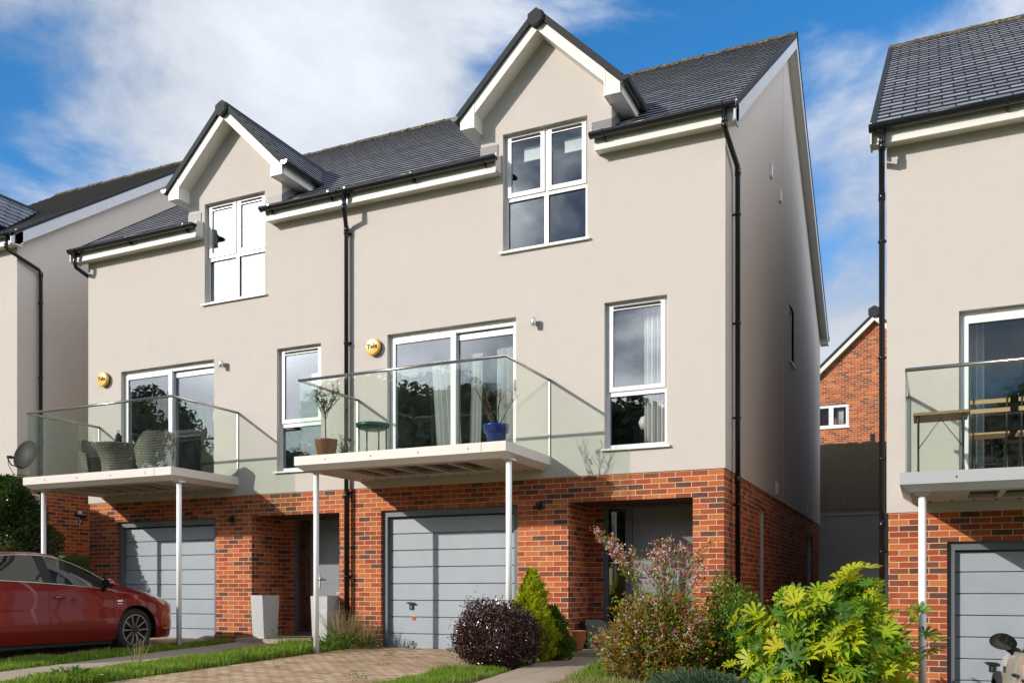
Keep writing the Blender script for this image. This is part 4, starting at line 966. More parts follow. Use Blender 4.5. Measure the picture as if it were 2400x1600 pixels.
casement(bh, *bhole[0], 'two', y=bhy + .04, vents=False, yw=bhy)
for ch in bh.children:
    pass
b = MB(); b.box(-2.5, -2.33, bhy - .02, bhy + .02, 8.42, 8.6); b.build('air_brick', M['terra'], bh)
cu = MB()
for k in range(8): cu.tube([(-2.95 - .03 * k, bhy + .25 + .02 * (k % 2), 7.1), (-2.95 - .03 * k, bhy + .25 + .02 * (k % 2), 7.9)], .02, 6)
tag(cu.build('curtain', M['curtain'], origin=(-3, bhy + .25, 7.1)), 'pale curtain inside the window of the red brick house', 'curtain')

# ------------------------------------------------------------------ curtains and blinds inside
def curtain(x0, x1, z0, z1, y, label, folds=5, tilt=0, cat='curtain'):
    b = MB(); n = folds * 8
    def P(k, z): 
        t = k / n; f = (z - z0) / (z1 - z0)
        return (x0 + (x1 - x0) * t + tilt * (1 - f), y + .035 * math.sin(t * folds * 2 * math.pi) + .01 * math.sin(t * 17), z)
    zz = [z0, z0 + (z1 - z0) * .5, z1 - .08, z1]
    for k in range(n):
        for j in range(3): b.quad(P(k, zz[j]), P(k + 1, zz[j]), P(k + 1, zz[j + 1]), P(k, zz[j + 1]), sm=True)
    return tag(b.build('curtain', M['curtain'], origin=((x0 + x1) / 2, y, z0)), label, cat, 'curtains behind the glass')
curtain(-7.12, -6.68, 2.88, 4.52, .27, 'long pale curtain in the left leaf of the curtained patio door', 5, .12)
curtain(-6.42, -6.22, 2.88, 4.58, .30, 'narrow pale curtain just right of the centre frame of the patio door', 3, -.05)
curtain(-5.98, -5.60, 2.88, 4.60, .28, 'long pale curtain behind the bare plant in the blue pot', 6)
curtain(-3.66, -3.30, 2.86, 4.95, .27, 'pale curtain at the right side of the tall narrow window beside the gable corner', 5)
curtain(.40, .62, 2.2, 4.2, .42, 'grey curtain at the left edge of the patio door above the folding table', 3)
b = MB()
for x0, x1, lb in ((-5.50, -5.20, 'left'), (-4.85, -4.52, 'right')):
    b = MB(); b.box(x0, x1, .22, .225, 7.34, 7.53); b.box(x0, x1, .21, .23, 7.325, 7.34)
    tag(b.build('roller_blind', M['blind'], origin=(x0, .42, 7.2)), 'white half-raised blind in the %s sash of the right dormer window' % lb, 'blind', 'blinds in the dormer window')
b = MB(); b.box(-9.78, -9.2, .42, .425, 4.35, 4.62); tag(b.build('roller_blind', M['blind'], origin=(-9.5, .42, 4.35)), 'white half-raised blind in the tall narrow window left of the centre downpipe', 'blind')
# fan-like round heater standing in the tall window
o = thing('armchair', 'dark rounded chair back seen through the bottom of the tall right window', 'chair', (-3.75, .7, 2.84))
b = MB(); b.lathe([(.02, 2.84), (.14, 2.85), (.15, 3.3), (.13, 3.42), (0, 3.46)], -3.80, .62, 20); b.build('back', M['pvcgrey'], o)
b = MB(); b.lathe([(0, 3.22), (.07, 3.25), (.10, 3.33), (.07, 3.41), (0, 3.44)], -3.70, .46, 16); b.build('cushion', M['board'], o)

# ------------------------------------------------------------------ cars
def smooth(keys, x):
    ks = np.array(keys, float); t = np.interp(x, ks[:, 0], np.arange(len(ks)))
    i = np.clip(t.astype(int), 0, len(ks) - 2); f = t - i
    P = ks[:, 1]; p0 = P[np.maximum(i - 1, 0)]; p1 = P[i]; p2 = P[i + 1]; p3 = P[np.minimum(i + 2, len(ks) - 1)]
    X = ks[:, 0]; 
    d1 = np.where(i > 0, (p2 - p0) / np.maximum(X[i + 1] - X[np.maximum(i - 1, 0)], 1e-6), (p2 - p1) / np.maximum(X[i + 1] - X[i], 1e-6)) * (X[i + 1] - X[i])
    d2 = np.where(i < len(ks) - 2, (p3 - p1) / np.maximum(X[np.minimum(i + 2, len(ks) - 1)] - X[i], 1e-6), (p2 - p1) / np.maximum(X[i + 1] - X[i], 1e-6)) * (X[i + 1] - X[i])
    d1 = np.clip(d1, -3 * abs(p2 - p1) - 1e-4, 3 * abs(p2 - p1) + 1e-4); d2 = np.clip(d2, -3 * abs(p2 - p1) - 1e-4, 3 * abs(p2 - p1) + 1e-4)
    h00 = 2 * f ** 3 - 3 * f ** 2 + 1; h10 = f ** 3 - 2 * f ** 2 + f; h01 = -2 * f ** 3 + 3 * f ** 2; h11 = f ** 3 - f ** 2
    return h00 * p1 + h10 * d1 + h01 * p2 + h11 * d2

def paint(name, col, flake=.35):
    t = MT(name); t.col(col); t.set(Roughness=.32, Metallic=flake); t.p.inputs['Coat Weight'].default_value = 1.0; t.p.inputs['Coat Roughness'].default_value = .02; return t.m
M['redpaint'] = paint('dark_red_metallic', (.17, .006, .009), .25); M['cream'] = paint('cream_paint', (.80, .74, .60), .0)
M['carglass'] = simple('tinted_car_glass', (.012, .016, .015), .02, 0, .9); M['chrome'] = simple('chrome', (.75, .75, .75), .08, 1); M['tyre'] = simple('tyre_rubber', (.012, .012, .012), .8)
M['alloy'] = simple('dark_alloy', (.045, .045, .05), .3, .6); M['alloyface'] = simple('machined_alloy', (.42, .42, .44), .3, 1); M['lens'] = simple('lamp_lens', (.55, .50, .40), .05, .2, .9); M['amber'] = simple('amber_marker', (.45, .09, .015), .15)

def car(name, label, loc, heading, K, mats):
    """hull lofted from keyed profiles; local x forward, y to its left"""
    root = thing(name, label, 'car', loc); root.rotation_euler = (0, 0, heading); root['_o'] = [0, 0, 0]
    x0, x1 = K['ends']; wf, wr, wr_ = K['front'], K['rear'], K['arch']
    X = np.unique(np.round(np.concatenate([np.linspace(x0, x1, 70), wf + wr_ * np.cos(np.linspace(0, np.pi, 19)), wr + wr_ * np.cos(np.linspace(0, np.pi, 19)), [K['d'][0], K['d'][1], K['d'][2]]]), 4))
    low = smooth(K['low'], X); belt = smooth(K['belt'], X); roof = smooth(K['roof'], X); wb = smooth(K['wbelt'], X); wm = smooth(K['wmax'], X); wrf = smooth(K['wroof'], X)
    ah = K['axle']
    for cx in (wf, wr):
        inside = np.abs(X - cx) < wr_; zc = ah + np.sqrt(np.maximum(wr_ ** 2 - (X - cx) ** 2, 0)); low = np.where(inside, np.maximum(low, zc), low)
    nS, nG, nT = 9, 7, 4
    n = len(X); cols = nS + nG + nT
    V = np.zeros((n, cols + 1, 3))
    for j in range(cols + 1):
        if j <= nS:
            t = j / nS; z = low + (belt - low) * t
            bul = K['sill_in'] * np.clip((.42 - (z - .2) / .8) / .42, 0, 1) ** 2
            tz = np.clip((z - .2) / (belt - .2), 0, 1)
            y = wm - (wm - wb) * tz ** 2.2 - bul - .016 * np.exp(-((tz - .62) / .10) ** 2) + .010 * np.exp(-((tz - .86) / .06) ** 2)
        elif j <= nS + nG:
            t = (j - nS) / nG; ze = belt + (roof - belt) * .93
            z = belt + (ze - belt) * t; y = wb - .015 * min(1, t * 6) - (wb - .015 - wrf) * t ** 1.25
        else:
            t = (j - nS - nG) / nT; ze = belt + (roof - belt) * .93
            z = ze + (roof - ze) * math.sin(t * math.pi / 2); y = wrf * math.cos(t * math.pi / 2) if t < 1 else np.zeros(n)
        V[:, j] = np.stack([X, y * np.ones(n), z], -1)
    # round the ends
    def build_faces(sel, nm, mat, both=True, parent=root, off=0.):
        vs, fs = [], []
        for s_ in ((1, -1) if both else (1,)):
            vmap = {}
            for i, j in sel:
                f = []
                for a, c in ((i, j), (i + 1, j), (i + 1, j + 1), (i, j + 1)):
                    if (a, c) not in vmap:
                        vmap[(a, c)] = len(vs); p = V[a, c].copy()
                        if off: p = p + off * nrm[a, c]
                        vs.append((p[0], p[1] * s_, p[2]))
                    f.append(vmap[(a, c)])
                fs.append(f if s_ == -1 else f[::-1])
        return npmesh(nm, vs, fs, mat, parent, smooth=True)
    du = np.gradient(V, axis=0); dv = np.gradient(V, axis=1); nrm = np.cross(dv, du); nrm /= np.maximum(np.linalg.norm(nrm, axis=-1, keepdims=True), 1e-9)
    nrm[nrm[..., 1] < 0] *= -1
    Xm = (X[:-1] + X[1:]) / 2
    allc = [(i, j) for i in range(n - 1) for j in range(cols)]
    d0, d1, d2 = K['d']                       # rear door rear edge, B pillar seam, front door front edge
    door = lambda i, j: j < nS and d0 < Xm[i] < d2 and V[i, j, 2] > .20
    build_faces([c for c in allc if not door(*c)], 'body', mats['paint'])
    for a, c in ((d1, d2), (d0, d1)):
        for s_ in (1, -1):
            sel = [(i, j) for i, j in allc if door(i, j) and a < Xm[i] < c]
            vs, fs, vm = [], [], {}
            for i, j in sel:
                f = []
                for p, q in ((i, j), (i + 1, j), (i + 1, j + 1), (i, j + 1)):
                    if (p, q) not in vm: vm[(p, q)] = len(vs); w = V[p, q]; vs.append((w[0], w[1] * s_, w[2]))
                    f.append(vm[(p, q)])
                fs.append(f if s_ < 0 else f[::-1])
            if not fs: continue
            dr = npmesh('door', vs, fs, mats['paint'], root, smooth=True)
            gp = MB()
            for xe in ((c, a) if a == d0 else (c,)):
                k = int(np.argmin(abs(X - xe)))
                pts = [V[k, j] + nrm[k, j] * .0015 for j in range(nS + 1) if V[k, j, 2] > .2]
                for p, q in zip(pts[:-1], pts[1:]): gp.quad((p[0] - .004, p[1] * s_, p[2]), (p[0] + .004, p[1] * s_, p[2]), (q[0] + .004, q[1] * s_, q[2]), (q[0] - .004, q[1] * s_, q[2]))
            gp.build('shut_line', M['seal'], dr)
            hx = a + .16; k = int(np.argmin(abs(X - hx))); jj = int(nS * K['handle_t']); p = V[k, jj] + nrm[k, jj] * .012
            hd = MB(); hd.tube([(hx - .10, (p[1] - .012) * s_, p[2]), (hx - .07, (p[1] + .022) * s_, p[2] + .004), (hx + .07, (p[1] + .022) * s_, p[2] + .004), (hx + .10, (p[1] - .012) * s_, p[2])], [.010, .016, .016, .010], 8); hd.build('handle', mats['handle'], dr)
    # glazing: regions of the greenhouse, a shade proud of the hull
    gx0, gx1 = K['glass']
    def patch(nm, fn, xs_, ts, mat, s_):
        vs = []; xs_ = np.asarray(xs_)
        for x in xs_:
            k = np.interp(x, X, np.arange(n)); i = int(min(k, n - 2)); f = k - i
            for t in ts(x):
                j = nS + t * nG; ji = int(min(j, cols - 1)); g = j - ji
                q = [(V[a, b_] + nrm[a, b_] * .004) for a, b_ in ((i, ji), (i + 1, ji), (i + 1, ji + 1), (i, ji + 1))]
                p = (q[0] * (1 - f) + q[1] * f) * (1 - g) + (q[3] * (1 - f) + q[2] * f) * g
                vs.append((p[0], p[1] * s_, p[2]))
        m_ = len(ts(xs_[0])); fs = [[a * m_ + b_, (a + 1) * m_ + b_, (a + 1) * m_ + b_ + 1, a * m_ + b_ + 1] for a in range(len(xs_) - 1) for b_ in range(m_ - 1)]
        if s_ > 0: fs = [f[::-1] for f in fs]
        return npmesh(nm, vs, fs, mat, root, smooth=True)
    for s_ in (1, -1):
        for (a, c) in K['sidewin']:
            patch('side_window', None, np.linspace(a, c, 14), lambda x: np.linspace(.04, .90, 6), M['carglass'], s_)
        patch('pillar', None, np.linspace(K['pillar'][0], K['pillar'][1], 4), lambda x: np.linspace(.04, .90, 6), M['black'], s_)
        if K.get('trim'):
            for t in (.015, .93):
                pts = []
                for x in np.linspace(gx0, gx1, 40):
                    k = np.interp(x, X, np.arange(n)); i = int(min(k, n - 2)); f = k - i; j = nS + t * nG; ji = int(j); g = j - ji
                    p = (V[i, ji] * (1 - f) + V[i + 1, ji] * f) * (1 - g) + (V[i, ji + 1] * (1 - f) + V[i + 1, ji + 1] * f) * g
                    pts.append((p[0], (p[1] + .004) * s_, p[2]))
                tr = MB(); tr.tube(pts, .010, 6); tr.build('chrome_trim', M['chrome'], root)
    ws0, ws1 = K['screen']
    for nm, (a, c) in (('windscreen', (ws0, ws1)), ('rear_window', K['rearwin'])):
        vs, fs = [], []
        xs_ = np.linspace(a, c, 10); js = np.linspace(-1, 1, 17)
        for x in xs_:
            k = np.interp(x, X, np.arange(n)); i = int(min(k, n - 2)); f = k - i
            for u in js:
                jt = nS + nG + (1 - abs(u)) * nT; ji = int(min(jt, cols - 1)); g = jt - ji
                p = (V[i, ji] * (1 - f) + V[i + 1, ji] * f) * (1 - g) + (V[i, ji + 1] * (1 - f) + V[i + 1, ji + 1] * f) * g
                vs.append((p[0] + (.006 if nm == 'windscreen' else -.006), p[1] * (1 if u > 0 else -1), p[2] + .006))
        m_ = len(js); fs = [[p * m_ + q, p * m_ + q + 1, (p + 1) * m_ + q + 1, (p + 1) * m_ + q] for p in range(len(xs_) - 1) for q in range(m_ - 1)]
        npmesh(nm, vs, fs, M['carglass'], root, smooth=True)
    # nose and tail caps
    for k, nm in ((n - 1, 'front_bumper'), (0, 'rear_bumper')):
        ring = [V[k, j] for j in range(cols + 1)] + [V[k, j] * np.array([1, -1, 1]) for j in range(cols - 1, -1, -1)]
        b = MB(); b.poly([tuple(p) for p in ring]); b.build(nm, mats['paint'], root)
    # sill, arch liners, under tray
    b = MB()
    b.box(wr + wr_ + .02, wf - wr_ - .02, -wm.max() + .10, wm.max() - .10, .15, .26)
    b.box(x0 + .25, x1 - .25, -.55, .55, .18, .34); b.build('underbody', M['black'], root)
    for cx in (wf, wr):
        for s_ in (1, -1):
            b = MB(); yo = np.interp(cx, X, wm) - K['sill_in'] * .2; m_ = 20
            for q in range(m_):
                t0, t1 = math.pi * q / m_, math.pi * (q + 1) / m_
                P = lambda t, y: (cx + wr_ * math.cos(t), y * s_, ah + wr_ * math.sin(t))
                b.quad(P(t0, yo - .004), P(t1, yo - .004), P(t1, yo - .38), P(t0, yo - .38), sm=True)
            b.poly([(cx + wr_ * math.cos(math.pi * q / m_), (yo - .38) * s_, ah + wr_ * math.sin(math.pi * q / m_)) for q in range(m_ + 1)])
            b.build('arch_liner', M['black'], root)
            if K.get('cladding'):
                cl = MB()
                for q in range(m_):
                    t0, t1 = math.pi * q / m_, math.pi * (q + 1) / m_; y_ = yo + .012
                    P = lambda t, r: (cx + r * math.cos(t), y_ * s_, ah + r * math.sin(t))
                    cl.quad(P(t0, wr_ - .005), P(t1, wr_ - .005), P(t1, wr_ + .06), P(t0, wr_ + .06)); cl.quad(P(t0, wr_ + .06), P(t1, wr_ + .06), (P(t1, wr_ + .07)[0], (y_ - .05) * s_, P(t1, wr_ + .07)[2]), (P(t0, wr_ + .07)[0], (y_ - .05) * s_, P(t0, wr_ + .07)[2]))
                cl.build('arch_cladding', M['pvcgrey'], root)
            # wheel
            ty = (np.interp(cx, X, wm) - .045 - K['sill_in'] * .2)
            rt = K['rtyre']; rr = K['rrim']
            w = MB(); prof = [(rr, 0), (rr + .02, .012), (rt - .03, .008), (rt - .006, -.02), (rt, -.05), (rt, -.17), (rt - .01, -.2), (rr, -.21)]
            m_ = 40
            for q in range(m_):
                t0, t1 = 2 * math.pi * q / m_, 2 * math.pi * (q + 1) / m_
                for (ra, ya), (rb, yb_) in zip(prof[:-1], prof[1:]):
                    P = lambda r, y, t: (cx + r * math.cos(t), (ty + y) * s_, ah + r * math.sin(t))
                    w.quad(P(ra, ya, t0), P(ra, ya, t1), P(rb, yb_, t1), P(rb, yb_, t0), sm=True)
            wh = w.build('wheel', M['tyre'], root)
            r_ = MB()
            for q in range(m_):
                t0, t1 = 2 * math.pi * q / m_, 2 * math.pi * (q + 1) / m_
                P = lambda r, y, t: (cx + r * math.cos(t), (ty + y) * s_, ah + r * math.sin(t))
                for (ra, ya), (rb, yb_) in (((rr, .004), (rr - .018, .004)), ((rr - .018, .004), (rr - .03, -.12)), ((rr - .03, -.12), (.0, -.13))): r_.quad(P(ra, ya, t0), P(ra, ya, t1), P(rb, yb_, t1), P(rb, yb_, t0), 0 if ya < .003 else 1, True)
            for q in range(5):
                for dd in (-.11, .11):
                    t = 2 * math.pi * (q + .25) / 5; ct, st_ = math.cos(t), math.sin(t)
                    def Q(r, o, y): return (cx + r * ct - o * st_, (ty + y) * s_, ah + r * st_ + o * ct)
                    o0, o1 = dd * .16, dd * .62
                    wd0, wd1 = .009, .012
                    r_.hexa([Q(.05, o0 - wd0, -.05), Q(.05, o0 + wd0, -.05), Q(rr - .02, o1 + wd1, -.04), Q(rr - .02, o1 - wd1, -.04), Q(.05, o0 - wd0, -.012), Q(.05, o0 + wd0, -.012), Q(rr - .02, o1 + wd1, .002), Q(rr - .02, o1 - wd1, .002)], 1)
            r_.tube([(cx, (ty - .08) * s_, ah), (cx, (ty - .008) * s_, ah)], .06, 16)
            r_.build('rim', [M['alloy'], M['alloyface']], wh)
    # lamps
    for s_ in (1, -1):
        hs = [(x, j) for x, j in K['lamp']]
        vs = []
        for x, j in hs:
            k = np.interp(x, X, np.arange(n)); i = int(min(k, n - 2)); f = k - i; ji = int(min(j, cols - 1)); g = j - ji
            p = (V[i, ji] * (1 - f) + V[i + 1, ji] * f) * (1 - g) + (V[i, ji + 1] * (1 - f) + V[i + 1, ji + 1] * f) * g
            nn_ = nrm[i, ji]; p = p + nn_ * .008; vs.append((p[0] + .004, p[1] * s_, p[2]))
        if vs: b = MB(); b.poly(vs); b.build('headlight', M['lens'], root)
        mx, mz, my = K['mirror']
        if K.get('blackmirror'):
            b = MB(); q = MB(); nL = 9
            prof = []
            for a in range(nL + 1):
                u = a / nL; rr2 = math.sin(math.acos(1 - 1.0 * u)) if u < 1 else 1
                prof.append((mx + .11 - .17 * u, rr2))
            for a in range(nL):
                for c_ in range(20):
                    t0, t1 = 2 * math.pi * c_ / 20, 2 * math.pi * (c_ + 1) / 20
                    P = lambda pr, t: (pr[0], (my + .115 * pr[1] * math.cos(t) * (1 - .12 * math.sin(t))) * s_, mz + .078 * pr[1] * math.sin(t) + .012 * math.cos(t))
                    b.quad(P(prof[a], t0), P(prof[a], t1), P(prof[a + 1], t1), P(prof[a + 1], t0), sm=True)
            b.poly([(mx - .058, (my + .113 * math.cos(2 * math.pi * c_ / 20) * (1 - .12 * math.sin(2 * math.pi * c_ / 20))) * s_, mz + .076 * math.sin(2 * math.pi * c_ / 20) + .012 * math.cos(2 * math.pi * c_ / 20)) for c_ in range(20)])
            mo = b.build('mirror', M['blackgloss'], root)
            q.poly([(mx - .061, (my - .015 + .070 * math.cos(2 * math.pi * c_ / 20)) * s_, mz - .02 + .045 * math.sin(2 * math.pi * c_ / 20)) for c_ in range(20)]); q.build('mirror_glass', M['carglass'], mo)
            st2 = MB(); st2.tube([(mx + .02, (my - .05) * s_, mz - .06), (mx + .05, (my - .16) * s_, mz - .13)], [.035, .05], 10); st2.build('mirror_stalk', M['pvcgrey'], mo)
        else:
            b = MB(); pts = [(-.075, .0), (-.06, .6), (0, 1), (.06, .85), (.11, .0)]
            for (xa, ra), (xb, rb) in zip(pts[:-1], pts[1:]):
                for c_ in range(16):
                    t0, t1 = 2 * math.pi * c_ / 16, 2 * math.pi * (c_ + 1) / 16
                    P = lambda x, r, t: (mx + x, (my + .10 * r * math.cos(t)) * s_, mz + .068 * r * math.sin(t))
                    b.quad(P(xa, ra, t0), P(xa, ra, t1), P(xb, rb, t1), P(xb, rb, t0), sm=True)
            mo = b.build('mirror', mats['paint'], root)
            g = MB(); g.poly([(mx - .072, (my + .085 * math.cos(2 * math.pi * c_ / 16)) * s_, mz + .055 * math.sin(2 * math.pi * c_ / 16)) for c_ in range(16)]); g.build('mirror_glass', M['carglass'], mo)
            st2 = MB(); st2.tube([(mx, (my - .06) * s_, mz - .04), (mx + .02, (my - .17) * s_, mz - .10)], [.025, .035], 10); st2.build('mirror_stalk', M['black'], mo)
    return root, V, X, nrm

KR = dict(ends=(-2.42, 2.42), front=1.37, rear=-1.37, arch=.385, axle=.338, rtyre=.338, rrim=.245, sill_in=.07, d=(-1.22, -.17, .94), handle_t=.80, glass=(-1.75, 1.00),
    low=[(-2.42, .42), (-2.3, .30), (-1.8, .22), (0, .205), (1.7, .21), (2.15, .20), (2.42, .26)],
    belt=[(-2.42, .90), (-2.2, 1.04), (-1.6, 1.085), (-.5, 1.055), (.4, 1.0), (1.0, .945), (1.5, .885), (2.0, .80), (2.25, .72), (2.42, .58)],
    roof=[(-2.42, .96), (-2.2, 1.10), (-1.7, 1.24), (-1.0, 1.44), (-.35, 1.505), (.10, 1.48), (.55, 1.33), (1.05, 1.06), (1.25, 1.005), (1.7, .93), (2.05, .85), (2.28, .75), (2.42, .60)],
    wbelt=[(-2.42, .55), (-2.25, .74), (-1.7, .85), (-.5, .875), (.8, .87), (1.5, .85), (1.95, .80), (2.25, .68), (2.42, .42)],
    wmax=[(-2.42, .60), (-2.25, .80), (-1.7, .915), (-.5, .925), (.8, .925), (1.5, .92), (1.95, .88), (2.25, .74), (2.42, .46)],
    wroof=[(-2.42, .50), (-2.2, .58), (-1.6, .56), (-.4, .60), (.4, .62), (.95, .70), (1.2, .78), (1.6, .74), (2.0, .66), (2.25, .52), (2.42, .28)],
    sidewin=[(-1.15, -.25), (-.08, .84)], pillar=(-.25, -.08), screen=(.22, 1.10), rearwin=(-2.1, -1.15), trim=True, mirror=(.74, 1.06, 1.03), lamp=[(1.78, 8.7), (2.0, 8.95), (2.22, 8.6), (2.30, 7.2), (2.18, 6.6), (1.98, 7.6)])
M['blackgloss'] = simple('gloss_black', (.010, .010, .012), .06, 0, .8)
zc = float(gz(-12.1, -2.5)) - .045
rc, V_, X_c, N_ = car('parked_car', 'dark red saloon car with alloy wheels parked nose-in by the left garage', (-12.06, -3.21, zc), R(90), KR, dict(paint=M['redpaint'], handle=M['redpaint']))
b = MB()
k = int(np.argmin(abs(X_c - 1.02))); p = V_[k, 6]; b.box(1.00, 1.10, -p[1] - .004, -p[1] + .01, p[2] - .012, p[2] + .014); b.box(1.01, 1.09, -p[1] - .004, -p[1] + .01, p[2] - .050, p[2] - .038); b.build('badge', M['chrome'], rc)
b = MB(); k = int(np.argmin(abs(X_c - 2.02))); pts = [V_[k + d, j] + N_[k + d, j] * .006 for d, j in ((-2, 4), (-1, 6), (1, 6), (2, 4), (1, 2), (-1, 2))]; b.poly([(p[0], -p[1], p[2]) for p in pts]); b.build('side_marker', M['amber'], rc)

KC = dict(ends=(-2.0, 2.05), front=1.28, rear=-1.30, arch=.375, axle=.325, rtyre=.325, rrim=.22, sill_in=.05, d=(-.95, -.35, .72), handle_t=.86, glass=(-1.7, .85), cladding=True, blackmirror=True,
    low=[(-2.0, .40), (-1.8, .26), (0, .22), (1.8, .24), (2.05, .32)],
    belt=[(-2.0, .90), (-1.8, 1.02), (-.5, 1.03), (.6, 1.01), (1.0, .98), (1.5, .90), (1.85, .76), (2.05, .58)],
    roof=[(-2.0, 1.0), (-1.85, 1.35), (-1.4, 1.53), (-.4, 1.50), (-.05, 1.42), (.35, 1.16), (.62, 1.05), (1.0, 1.02), (1.5, .97), (1.85, .84), (2.05, .62)],
    wbelt=[(-2.0, .62), (-1.8, .78), (-.5, .81), (.6, .80), (1.3, .80), (1.7, .70), (1.95, .52), (2.05, .40)],
    wmax=[(-2.0, .68), (-1.8, .86), (-.5, .895), (.6, .895), (1.3, .89), (1.7, .78), (1.95, .58), (2.05, .44)],
    wroof=[(-2.0, .50), (-1.6, .52), (-.2, .52), (.4, .60), (.75, .72), (.95, .74), (1.4, .70), (1.8, .55), (2.05, .30)],
    sidewin=[(-1.6, -.5), (-.4, .34)], pillar=(-.5, -.4), screen=(-.05, .62), rearwin=(-1.98, -1.7), mirror=(.48, 1.11, .90), lamp=[])
rc2, V2, X2, N2 = car('parked_car', 'cream car with a black door mirror at the bottom right corner', (1.54, -3.0, -.66), R(92), KC, dict(paint=M['cream'], handle=M['blackgloss']))
b = MB(); k = int(np.argmin(abs(X2 - .86))); p = V2[k, 7]; b.box(.80, .93, p[1] - .004, p[1] + .012, p[2] - .03, p[2] + .03); b.build('side_vent', M['blackgloss'], rc2)

# ------------------------------------------------------------------ plants
def frames(Nrm, roll):
    Nrm = Nrm / np.maximum(np.linalg.norm(Nrm, axis=1, keepdims=True), 1e-9)
    ref = np.where(np.abs(Nrm[:, 2:3]) > .95, np.array([[1., 0, 0]]), np.array([[0, 0, 1.]]))
    A = np.cross(ref, Nrm); A /= np.linalg.norm(A, axis=1, keepdims=True); B = np.cross(Nrm, A)
    c, s = np.cos(roll)[:, None], np.sin(roll)[:, None]
    return A * c + B * s, -A * s + B * c, Nrm
def leaves(name, P, Nrm, size, mat, parent, origin, ratio=.5, fold=.25, roll=None, dirs=None):
    """pointed, slightly folded leaves: two triangles each side of the rib"""
    n = len(P); size = np.broadcast_to(size, (n,))[:, None]
    if roll is None: roll = rng.uniform(0, 2 * np.pi, n)
    if dirs is not None:
        T = dirs / np.linalg.norm(dirs, axis=1, keepdims=True); B = np.cross(Nrm, T); B /= np.maximum(np.linalg.norm(B, axis=1, keepdims=True), 1e-6); Nn = np.cross(T, B)
    else: T, B, Nn = frames(Nrm, roll)
    base = P; tip = P + T * size - Nn * size * .12; l = P + T * size * .45 + B * size * ratio * .5 + Nn * size * fold * .4; r = P + T * size * .45 - B * size * ratio * .5 + Nn * size * fold * .4
    V = np.stack([base, r, tip, l], 1).reshape(-1, 3); k = np.arange(n)[:, None] * 4
    F = np.concatenate([k + [0, 1, 2], k + [0, 2, 3]], 1).reshape(-1, 3)
    return npmesh(name, V, F, mat, parent, origin)
def dirs_rand(n): 
    d = rng.normal(size=(n, 3)); return d / np.linalg.norm(d, axis=1, keepdims=True)
def sph(n, c, r, shell=.5, squash=None, half=False):
    d = dirs_rand(n)
    if half: d[:, 2] = np.abs(d[:, 2])
    rad = rng.uniform(shell, 1, n) ** .6
    return np.array(c) + d * np.array(r) * rad[:, None], d
def lump(d, seed, amp=.12, f=3.0):
    r_ = np.random.default_rng(seed); k = r_.normal(size=(7, 3)) * f; ph = r_.uniform(0, 6.28, 7)
    return 1 + amp * np.sin(d @ k.T + ph).mean(1) * 2.2
def branch(b, p0, p1, r0, r1, bend=.1, n=5):
    p0, p1 = Vector(p0), Vector(p1); off = Vector((random.uniform(-1, 1), random.uniform(-1, 1), random.uniform(-.3, .6))) * bend * (p1 - p0).length
    pts = [p0.lerp(p1, k / n) + off * math.sin(math.pi * k / n) for k in range(n + 1)]
    b.tube(pts, [r0 + (r1 - r0) * k / n for k in range(n + 1)], 6); return pts

def g0(x, y): return float(gz(x, y))
# purple dome shrub
def purple():
    c = (-5.02, -1.75); z = g0(*c) - .03; o = thing('purple_shrub', 'dense dark purple domed shrub beside the driveway', 'shrub', (*c, z))
    b = MB()
    for k in range(40):
        d = dirs_rand(1)[0]; d[2] = abs(d[2]); branch(b, (c[0], c[1], z), (c[0] + d[0] * .52, c[1] + d[1] * .48, z + .05 + d[2] * .68), .010, .003, .1)
    b.build('stems', M['twig'], o)
    n = 21000; P, d = sph(n, (0, 0, 0), (1, 1, 1), .30); L_ = lump(d, 3, .10, 2.2) * lump(d, 8, .08, 6)
    P = P * L_[:, None] * np.array([.60, .55, .50]); P[:, 2] = np.where(P[:, 2] < 0, P[:, 2] * .78, P[:, 2] * .98); P += np.array([c[0], c[1], z + .36])
    keep = P[:, 2] > z + .0; P, d = P[keep], d[keep]
    tw = rng.random(len(P)) < .14; P[tw] += d[tw] * rng.uniform(.0, .11, tw.sum())[:, None]
    N_ = d + dirs_rand(len(P)) * .9
    leaves('foliage', P, N_, rng.uniform(.022, .044, len(P)), M['purple'], o, (*c, z), .5, .3, dirs=d * .8 + dirs_rand(len(P)) * .9 + [0, 0, .5])
purple()

